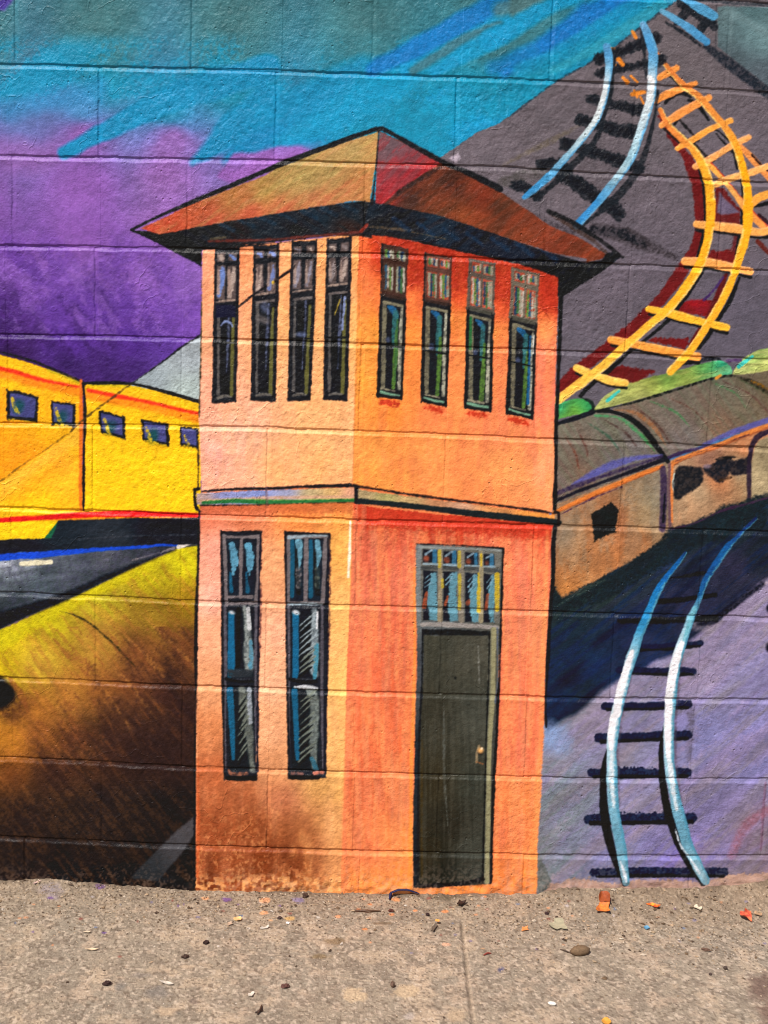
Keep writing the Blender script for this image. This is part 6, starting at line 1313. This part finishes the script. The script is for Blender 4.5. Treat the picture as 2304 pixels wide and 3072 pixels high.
# stains, worn patches and spilt paint of the pavement
spot(360, 2960, 26, 22, (112, 106, 100), .7); spot(470, 2975, 44, 22, (116, 110, 106), .6); spot(420, 2925, 34, 10, (126, 116, 110), .5); spot(580, 3005, 16, 10, (110, 92, 82), .7); spot(530, 3040, 18, 8, (104, 100, 96), .6)
spot(500, 3035, 44, 16, (214, 180, 144), .6); spot(560, 2900, 34, 8, (214, 182, 150), .5); spot(1062, 2985, 42, 26, (208, 178, 142), .85, .3); spot(1218, 2975, 46, 22, (206, 176, 140), .8, .3); spot(1370, 3045, 44, 22, (202, 172, 138), .7, .4)
spot(1010, 2825, 40, 14, (118, 92, 62), .7); spot(960, 2870, 34, 10, (122, 96, 60), .6); spot(1150, 2770, 40, 5, (104, 80, 58), .6); spot(1340, 2690, 60, 14, (90, 76, 58), .8, .7); spot(1230, 3050, 24, 14, (206, 190, 182), .6)
spot(2290, 2960, 60, 60, (104, 80, 70), .85, .6); spot(2310, 3040, 40, 60, (112, 86, 74), .8, .6); spot(1780, 3022, 14, 10, (110, 98, 86), .6)
spot(1500, 2910, 12, 10, (84, 80, 96), .8); spot(1502, 2908, 14, 9, (76, 76, 118), .8); spot(2020, 3000, 60, 10, (200, 172, 146), .5); spot(1950, 2870, 140, 16, (186, 158, 134), .5, .8); spot(1640, 3000, 10, 9, (190, 168, 144), .6)
spot(155, 2668, 50, 22, (150, 136, 146), .7, .8); spot(160, 2690, 34, 14, (156, 136, 150), .5, .8)
for x0_, y0_, x1_, y1_ in ((932, 2898, 1000, 2930), (1000, 2930, 1120, 2945), (925, 2898, 915, 2840), (1120, 2985, 1290, 3000), (835, 2820, 832, 2900)):      # pale scratches
    for t_ in np.linspace(0, 1, 12): spot(x0_ + (x1_ - x0_) * t_, y0_ + (y1_ - y0_) * t_, 9, 3.4, (206, 182, 154), .45, .6)
rs_ = random.Random(3)
for _ in range(70):     # drips of every colour that missed the wall
    c = rs_.choice([(226, 146, 100), (226, 146, 100), (104, 74, 130), (120, 110, 140), (206, 190, 190), (90, 110, 150), (130, 60, 50), (230, 170, 120), (220, 210, 200)])
    x_ = rs_.uniform(0, 2304); y_ = 2690 + abs(rs_.gauss(0, 1)) * 75
    spot(x_, y_, rs_.uniform(3, 9), rs_.uniform(2.5, 5), c, .75, .4)
for x_, y_, r_, c in ((300, 2658, 20, (112, 72, 140)), (680, 2698, 16, (112, 72, 140)), (312, 2799, 9, (100, 66, 136)), (150, 2694, 10, (112, 76, 140)), (615, 2695, 14, (232, 160, 110)), (793, 2700, 20, (240, 160, 110)), (793, 2738, 16, (240, 160, 106)), (870, 2756, 18, (214, 166, 96)), (1015, 2750, 12, (244, 160, 110)), (1095, 2788, 10, (236, 140, 80)), (1190, 2698, 18, (240, 150, 90)), (1340, 2833, 14, (240, 176, 140)), (1335, 2734, 11, (240, 140, 80)), (1175, 2744, 10, (236, 140, 84)), (1245, 2732, 8, (236, 140, 84)), (1110, 2713, 8, (236, 140, 84)), (1075, 2729, 8, (236, 130, 70)), (895, 2700, 22, (130, 112, 150)), (1455, 2690, 7, (240, 140, 90)), (1410, 2823, 8, (130, 110, 140))):
    spot(x_, y_, r_, r_ * .45, c, .85, .35)
gc = mixc(gc, .55 * np.exp(-(dist / .014) ** 2) * sstep(.35, .6, nl), (84, 68, 54))  # contact shade along the wall foot, painted into the slab colour as patchy grime
gc = gc * np.array([1.03, 1.04, 1.05]) * .86 + np.array([176., 157., 137.]) * .14 * 1.03
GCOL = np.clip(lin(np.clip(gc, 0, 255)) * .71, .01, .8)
gnz, gnx = QX.shape
gi = np.arange(gnx - 1)[None, :] + np.arange(gnz - 1)[:, None] * gnx
GF = np.stack([gi, gi + gnx, gi + gnx + 1, gi + 1], -1).reshape(-1, 4)
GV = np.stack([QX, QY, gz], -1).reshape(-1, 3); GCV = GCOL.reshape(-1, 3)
side = (QX[:-1, :-1] > joint_x(QY[:-1, :-1])).ravel()
pave = tag(empty('pavement', (0, -1, Z_GROUND)), kind='structure')
po = np.array([0, -1, Z_GROUND])
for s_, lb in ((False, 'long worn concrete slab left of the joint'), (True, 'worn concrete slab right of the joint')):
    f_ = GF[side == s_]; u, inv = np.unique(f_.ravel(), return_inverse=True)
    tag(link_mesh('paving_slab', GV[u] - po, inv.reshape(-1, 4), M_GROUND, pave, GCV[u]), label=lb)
# the ground goes on beyond the slabs
me_v = np.array([(-40, 1.2, Z_GROUND - .03), (40, 1.2, Z_GROUND - .03), (40, -60, Z_GROUND - .03), (-40, -60, Z_GROUND - .03)])
tag(link_mesh('ground', me_v, np.array([(0, 3, 2, 1)]), plain_material('ground_asphalt', (120, 112, 104), .95, .4, 20), None), kind='structure')

def ground_z(x, y):
    i = int(np.clip(np.searchsorted(gx, x), 1, len(gx) - 1)); j = int(np.clip(np.searchsorted(-gy, -y), 1, len(gy) - 1))
    return float(gz[j, i])

# ------------------------------------------------------------------ small stones and scraps
MC = {}
def cmat(c, rough=.75, var=.35):
    k = (c, rough)
    if k not in MC: MC[k] = plain_material('debris_%d' % len(MC) if False else 'debris_paint', c, rough, var, 260)
    return MC[k]
def rock_shape(n_r=7, n_t=5, seed=0, ax=(1, 1, 1), lump=.25):
    r = random.Random(seed); v = [(0, 0, ax[2])]; 
    for i in range(1, n_t):
        ph = math.pi * i / n_t
        for j in range(n_r):
            th = 2 * math.pi * j / n_r + .3 * i
            k = 1 + r.uniform(-lump, lump)
            v.append((math.sin(ph) * math.cos(th) * ax[0] * k, math.sin(ph) * math.sin(th) * ax[1] * k, math.cos(ph) * ax[2] * k))
    v.append((0, 0, -ax[2])); f_ = []
    for j in range(n_r): f_.append((0, 1 + j, 1 + (j + 1) % n_r))
    for i in range(n_t - 2):
        for j in range(n_r):
            a = 1 + i * n_r + j; b_ = 1 + i * n_r + (j + 1) % n_r; f_.append((a, a + n_r, b_)); f_.append((b_, a + n_r, b_ + n_r))
    L_ = len(v) - 1; s_ = 1 + (n_t - 2) * n_r
    for j in range(n_r): f_.append((L_, s_ + (j + 1) % n_r, s_ + j))
    return np.array(v), np.array(f_)
def place(px, py):
    p = ray_to(px, py, 2, Z_GROUND + .002)
    for _ in range(3): p = ray_to(px, py, 2, ground_z(p[0], min(p[1], -.004)))
    return float(p[0]), float(min(p[1], -.006))
def stone(name, px, py, size, ax, c, label, cat, group=None, seed=1, rot=0, smooth=True, rough=.8):
    x, y = place(px, py)
    size *= 1.0 if px == 1740 else .8
    v, f_ = rock_shape(11, 8, seed, ax, .07 if smooth else .3); v = v * size
    a = math.radians(rot); R_ = np.array([[math.cos(a), -math.sin(a), 0], [math.sin(a), math.cos(a), 0], [0, 0, 1]]); v = v @ R_.T
    o = link_mesh(name, v, f_, cmat(c, rough), None, smooth=smooth)
    o.location = (x, y, ground_z(x, y) + size * ax[2] * .72)
    return tag(o, label, cat, group)
def flake(name, px, py, outline, size, c, label, cat, group=None, thick=.0012, curl=.3, rot=0, seed=1, c2=None, lift=0.0, tiltx=0.0):
    """a thin irregular scrap with thickness, curled corners; outline in unit coordinates"""
    if 'leaf' not in name and px != 1678: size *= .74
    x, y = place(px, py)
    r = random.Random(seed)
    o_ = np.array(curve(outline, 3, True)); n = len(o_); cen = o_.mean(0)
    rings = [cen[None] * 0 + cen, cen + (o_ - cen) * .5, o_]
    top = [(cen[0], cen[1], 0)]
    for k, s_ in ((1, .5), (2, 1.0)):
        for p in rings[k]:
            q = p - cen; d = math.hypot(*q); top.append((p[0], p[1], curl * s_ * d * d * (.5 + .5 * math.sin(3 * math.atan2(q[1], q[0]) + seed)) + r.uniform(0, .05) * s_))
    top = np.array(top); top[:, :] *= size
    bot = top.copy(); bot[:, 2] -= thick
    v = np.vstack([top, bot]); m_ = len(top); f_ = []
    for j in range(n):
        a, b_ = 1 + j, 1 + (j + 1) % n
        f_ += [(0, a, b_), (m_, m_ + b_, m_ + a)]
        f_ += [(a, a + n, b_ + n), (a, b_ + n, b_), (m_ + a, m_ + b_ + n, m_ + a + n), (m_ + a, m_ + b_, m_ + b_ + n)]
        f_ += [(a + n, m_ + a + n, m_ + b_ + n), (a + n, m_ + b_ + n, b_ + n)]
    mat = plain_material('scrap_surface', c, .6, .25, 120, c2)
    o = link_mesh(name, v, np.array(f_), mat, None, smooth=False)
    o.location = (x, y, ground_z(x, y) + thick + .0015 + lift); o.rotation_euler = (math.radians(tiltx), 0, math.radians(rot))
    return tag(o, label, cat, group)

leafO = [(0, 1), (.25, .45), (.8, .7), (.6, .1), (1, -.3), (.35, -.35), (.5, -.9), (0, -.5), (-.5, -.85), (-.4, -.3), (-1, -.2), (-.6, .15), (-.75, .7), (-.25, .4)]
blob = [(-.9, .1), (-.65, .7), (-.15, .55), (.25, .95), (.9, .6), (.6, .1), (.4, -.3), (.1, -.95), (-.25, -.5), (-.75, -.45)]
tri = [(-.9, -.75), (-.45, .4), (-.2, .95), (.25, .75), (.85, .8), (.65, .1), (.75, -.75), (0, -.55)]
rnd_o = [(-.8, -.6), (-.9, .2), (-.3, .9), (.5, .8), (.9, .1), (.6, -.8), (-.1, -.7)]
strip_o = [(-1, -.2), (-.3, .3), (.4, .25), (1, .05), (.6, -.25), (-.2, -.2)]
flake('leaf_scrap', 1808, 2730, tri, .020, (224, 128, 52), 'bright orange curled leaf lying below the right track, in front of the brown one', 'leaf', 'leaves on the pavement', curl=.35, rot=-6, seed=4, c2=(176, 92, 44), tiltx=14, lift=.003)
flake('leaf_scrap', 1812, 2700, rnd_o, .016, (150, 70, 30), 'rust brown leaf standing up behind the bright orange leaf', 'leaf', 'leaves on the pavement', curl=.5, rot=10, seed=6, tiltx=40, lift=.009)
flake('leaf_scrap', 1962, 2694, strip_o, .017, (238, 140, 40), 'small red and yellow leaf fragment near the wall between the rails', 'leaf', 'leaves on the pavement', curl=.5, rot=-32, seed=8, c2=(206, 50, 30), tiltx=20, lift=.003)
flake('leaf_scrap', 2242, 2741, blob, .018, (206, 110, 70), 'crumpled red and yellow leaf fragment near the right edge', 'leaf', 'leaves on the pavement', curl=.8, rot=15, seed=9, c2=(170, 50, 44), tiltx=18, lift=.004)
flake('paint_chip', 1678, 2778, blob, .026, (166, 156, 128), 'large flat grey-beige flake with ragged edges', 'flake', curl=.12, rot=30, seed=11, c2=(146, 138, 114))
flake('paint_chip', 1574, 2790, tri, .014, (222, 140, 80), 'orange flake left of the grey-beige flake', 'flake', 'paint flakes', rot=8, seed=12)
flake('paint_chip', 1940, 2786, rnd_o, .010, (96, 146, 176), 'light blue flake below the right rail', 'flake', 'paint flakes', rot=40, seed=13)
flake('paint_chip', 2096, 2698, rnd_o, .014, (216, 198, 172), 'cream flake near the wall right of the right rail', 'flake', 'paint flakes', rot=-20, seed=14)
flake('paint_chip', 2278, 2691, rnd_o, .013, (176, 140, 108), 'tan flake at the right edge by the wall', 'flake', 'paint flakes', rot=10, seed=15)
flake('paint_chip', 1862, 2819, strip_o, .010, (210, 194, 172), 'thin cream sliver beside a dark crumb in mid pavement', 'flake', 'paint flakes', rot=-10, seed=16)
flake('paint_chip', 713, 2760, rnd_o, .013, (228, 180, 122), 'pale yellow-orange flake below the tower left window', 'flake', 'paint flakes', rot=-20, seed=17)
flake('paint_chip', 689, 2774, tri, .011, (186, 158, 134), 'grey-pink flake beside the pale yellow one', 'flake', 'paint flakes', rot=30, seed=18)
flake('paint_chip', 793, 2787, strip_o, .014, (204, 192, 178), 'white curled sliver with a dark end below the tower', 'flake', 'paint flakes', rot=20, seed=19, curl=.9)
flake('paint_chip', 863, 2772, rnd_o, .006, (236, 232, 228), 'tiny white flake below the tower', 'flake', 'paint flakes', seed=20)
flake('paint_chip', 262, 2798, strip_o, .011, (220, 196, 168), 'cream sliver on the left pavement near a purple drop', 'flake', 'paint flakes', seed=21)
flake('paint_chip', 275, 2851, strip_o, .019, (216, 190, 158), 'long cream sliver lying in the left middle of the pavement', 'flake', 'paint flakes', seed=22)
flake('paint_chip', 500, 2952, strip_o, .020, (204, 192, 178), 'white crust beside the dark grey stains at lower left', 'flake', 'paint flakes', rot=-14, seed=23)
flake('paint_chip', 754, 2987, blob, .010, (204, 192, 178), 'white ragged flake low on the pavement beneath the tower', 'flake', 'paint flakes', rot=14, seed=24)
flake('paint_chip', 110, 2648, strip_o, .014, (216, 180, 168), 'pink-white sliver leaning at the wall foot far left', 'flake', 'paint flakes', rot=50, seed=25)
flake('paint_chip', 1312, 2772, rnd_o, .007, (244, 160, 80), 'orange dot of paint on the dark bark piece', 'flake', 'paint flakes', seed=26, lift=.006)
flake('bark_piece', 1302, 2788, strip_o, .021, (98, 84, 72), 'dark grey-brown bark piece in front of the door with an orange dot on it', 'bark', thick=.003, rot=70, seed=27)
flake('bark_piece', 1384, 2716, tri, .015, (58, 38, 30), 'dark brown triangular scrap at the wall foot below the door', 'bark', thick=.003, rot=160, seed=28, lift=.003)
flake('paper_scrap', 1819, 3068, rnd_o, .014, (214, 150, 60), 'yellow-brown scrap cut by the bottom edge of the picture', 'scrap', seed=29)
stone('pebble', 1740, 2862, .020, (1.15, .62, .55), (116, 92, 68), 'smooth brown oval pebble in the right middle of the pavement', 'pebble', 'pebbles', 3, 14)
stone('pebble', 2176, 2908, .006, (1, .9, .9), (70, 56, 48), 'round dark pebble toward the right edge', 'pebble', 'pebbles', 4)
stone('pebble', 2131, 2925, .0045, (1, .9, .8), (74, 58, 52), 'tiny dark pebble lower left of the round dark one', 'pebble', 'pebbles', 5)
stone('pebble', 1656, 3014, .009, (1.2, .6, .5), (232, 224, 214), 'white oval pebble near the bottom edge', 'pebble', 'pebbles', 6, -16)
stone('pebble', 618, 2831, .008, (1, .8, .7), (52, 32, 28), 'black-brown stone below the left of the tower', 'pebble', 'pebbles', 7, 0, False)
stone('pebble', 555, 2873, .008, (1.1, .8, .6), (66, 46, 38), 'dark stone lower left of the black-brown one', 'pebble', 'pebbles', 8, 20, False)
stone('pebble', 322, 2955, .010, (1.1, .8, .6), (58, 38, 34), 'dark reddish stone at lower left beside a grey stain', 'pebble', 'pebbles', 9, 10, False)
stone('pebble', 916, 2692, .009, (1, .8, .8), (72, 50, 38), 'dark brown stone near the wall under the tower corner', 'pebble', 'pebbles', 10, 0, False)
stone('pebble', 840, 2757, .006, (1.2, .8, .7), (72, 52, 46), 'small brown stone near the yellow drop under the tower', 'pebble', 'pebbles', 11, 0, False)
stone('pebble', 857, 2962, .009, (1.2, .8, .6), (96, 62, 54), 'reddish stone low in the middle left', 'pebble', 'pebbles', 12, 0, False)
stone('pebble', 1178, 2961, .008, (.7, .7, 1.1), (104, 80, 66), 'small pointed brown stone between two tan patches', 'pebble', 'pebbles', 13, 0, False)
stone('pebble', 1173, 2735, .007, (1.2, .8, .6), (84, 44, 34), 'dark red stone under the orange wall near the strap', 'pebble', 'pebbles', 14, 0, False)
stone('pebble', 1282, 2746, .006, (1.1, .8, .7), (54, 34, 32), 'small black stone above the bark piece', 'pebble', 'pebbles', 15, 0, False)
stone('pebble', 1640, 2743, .006, (1, .8, .8), (70, 48, 46), 'small dark stone left of the grey-beige flake', 'pebble', 'pebbles', 16, 0, False)
stone('pebble', 2118, 2852, .008, (1.4, .7, .5), (100, 74, 60), 'brown elongated crumb below the blue drops at right', 'pebble', 'pebbles', 17, -15, False)
def wire(name, pts, rad, c, label, cat, flat=1.0):
    """a thin bent twig or strap through picture points (px, py, lift)"""
    P3 = []
    for px, py, lf in pts:
        x, y = place(px, py); P3.append((x, y, ground_z(x, y) + lf + rad))
    P3 = np.array([c_ for c_ in zip(np.interp(np.linspace(0, len(P3) - 1, 16), range(len(P3)), [p[0] for p in P3]), np.interp(np.linspace(0, len(P3) - 1, 16), range(len(P3)), [p[1] for p in P3]), np.interp(np.linspace(0, len(P3) - 1, 16), range(len(P3)), [p[2] for p in P3]))])
    v, f_ = [], []
    n = len(P3)
    for i, p in enumerate(P3):
        d = P3[min(i + 1, n - 1)] - P3[max(i - 1, 0)]; d /= np.linalg.norm(d) + 1e-9
        s_ = np.cross(d, (0, 0, 1)); s_ /= np.linalg.norm(s_) + 1e-9; u = np.cross(s_, d)
        rr2 = rad * (1 - .5 * abs(2 * i / (n - 1) - 1) ** 3)
        for k in range(6):
            a = k * math.pi / 3; v.append(p + s_ * math.cos(a) * rr2 + u * math.sin(a) * rr2 * flat)
    for i in range(n - 1):
        for k in range(6):
            a, b_ = i * 6 + k, i * 6 + (k + 1) % 6; f_.append((a, b_, b_ + 6)); f_.append((a, b_ + 6, a + 6))
    base = P3.mean(0); o = link_mesh(name, np.array(v) - base, np.array(f_), cmat(c, .45), None, smooth=True); o.location = base
    return tag(o, label, cat)
wire('strap', [(1168, 2706, 0), (1172, 2688, .004), (1195, 2682, .010), (1222, 2680, .009), (1258, 2688, .002)], .0042, (24, 32, 70), 'curled dark blue strap at the wall foot left of the door', 'strap', .45)
wire('twig', [(772, 3046, 0), (782, 3034, .003), (785, 3020, .001)], .0022, (70, 50, 40), 'small forked brown twig near the bottom under the tower', 'twig')
wire('twig', [(765, 3040, 0), (776, 3038, .002), (790, 3034, 0)], .0016, (70, 50, 40), 'short twig crossing the forked one near the bottom', 'twig')
wire('twig', [(1680, 2850, 0), (1695, 2856, .002), (1712, 2862, .001)], .0015, (80, 62, 50), 'thin dark twig just left of the brown pebble', 'twig')
wire('twig', [(1450, 2868, 0), (1462, 2864, .002), (1474, 2862, 0)], .0018, (140, 60, 50), 'thin reddish twig right of the slab joint', 'twig')
wire('twig', [(1060, 2734, 0), (1100, 2738, .003), (1140, 2736, 0)], .0024, (96, 70, 52), 'brown stick lying near the wall below the lower tower corner', 'twig')

# loose grit: countless crumbs, one object per tone family
def grit(n, seed, spread, sizes, cols, label):
    r = np.random.default_rng(seed)
    X = r.uniform(-1.25, 1.3, n); D = np.abs(r.normal(0, spread, n)) + .004
    right = X > .33
    D = np.where(right, D * 1.25, D)
    Y = -D; keep = (Y > -.85) & (r.random(n) < np.where(right, 1, .6)); X, Y = X[keep], Y[keep]; n = len(X)
    i = np.clip(np.searchsorted(gx, X), 1, len(gx) - 1); j = np.clip(np.searchsorted(-gy, -Y), 1, len(gy) - 1)
    Z = gz[j, i]
    s_ = r.uniform(*sizes, n) * (1 + 1.2 * (r.random(n) < .06))
    octv = np.array([(1, 0, 0), (0, 1, 0), (-1, 0, 0), (0, -1, 0), (0, 0, .8), (0, 0, -.8)], float)
    octf = np.array([(0, 1, 4), (1, 2, 4), (2, 3, 4), (3, 0, 4), (1, 0, 5), (2, 1, 5), (3, 2, 5), (0, 3, 5)])
    a = r.uniform(0, 6.28, n); sc = np.stack([r.uniform(.6, 1.5, n), r.uniform(.5, 1.1, n), r.uniform(.35, .9, n)], -1)
    vv = octv[None] * (sc * s_[:, None])[:, None, :] + r.normal(0, .16, (n, 6, 3)) * s_[:, None, None]
    ca, sa = np.cos(a)[:, None], np.sin(a)[:, None]
    vx = vv[..., 0] * ca - vv[..., 1] * sa; vy = vv[..., 0] * sa + vv[..., 1] * ca
    v = np.stack([vx + X[:, None], np.minimum(vy + Y[:, None], -.002), vv[..., 2] + (Z + s_ * .3)[:, None]], -1).reshape(-1, 3)
    f_ = (octf[None] + (np.arange(n) * 6)[:, None, None]).reshape(-1, 3)
    cc = np.array([lin(c) for c in cols])[r.integers(0, len(cols), n)] * .75
    o = link_mesh('grit', v, f_, M_GROUND, None, np.repeat(cc, 6, 0))
    tag(o, label, 'grit', kind='stuff')
grit(9000, 21, .10, (.0009, .0026), [(190, 160, 130), (150, 124, 98), (120, 96, 74), (206, 186, 164), (100, 78, 60), (170, 146, 118), (84, 66, 54)], 'loose sandy grit and crumbs drifted along the foot of the wall')
grit(2600, 22, .34, (.0008, .0020), [(200, 176, 150), (110, 90, 72), (90, 72, 60), (214, 200, 186), (150, 128, 104)], 'fine scattered crumbs over the open pavement away from the wall')
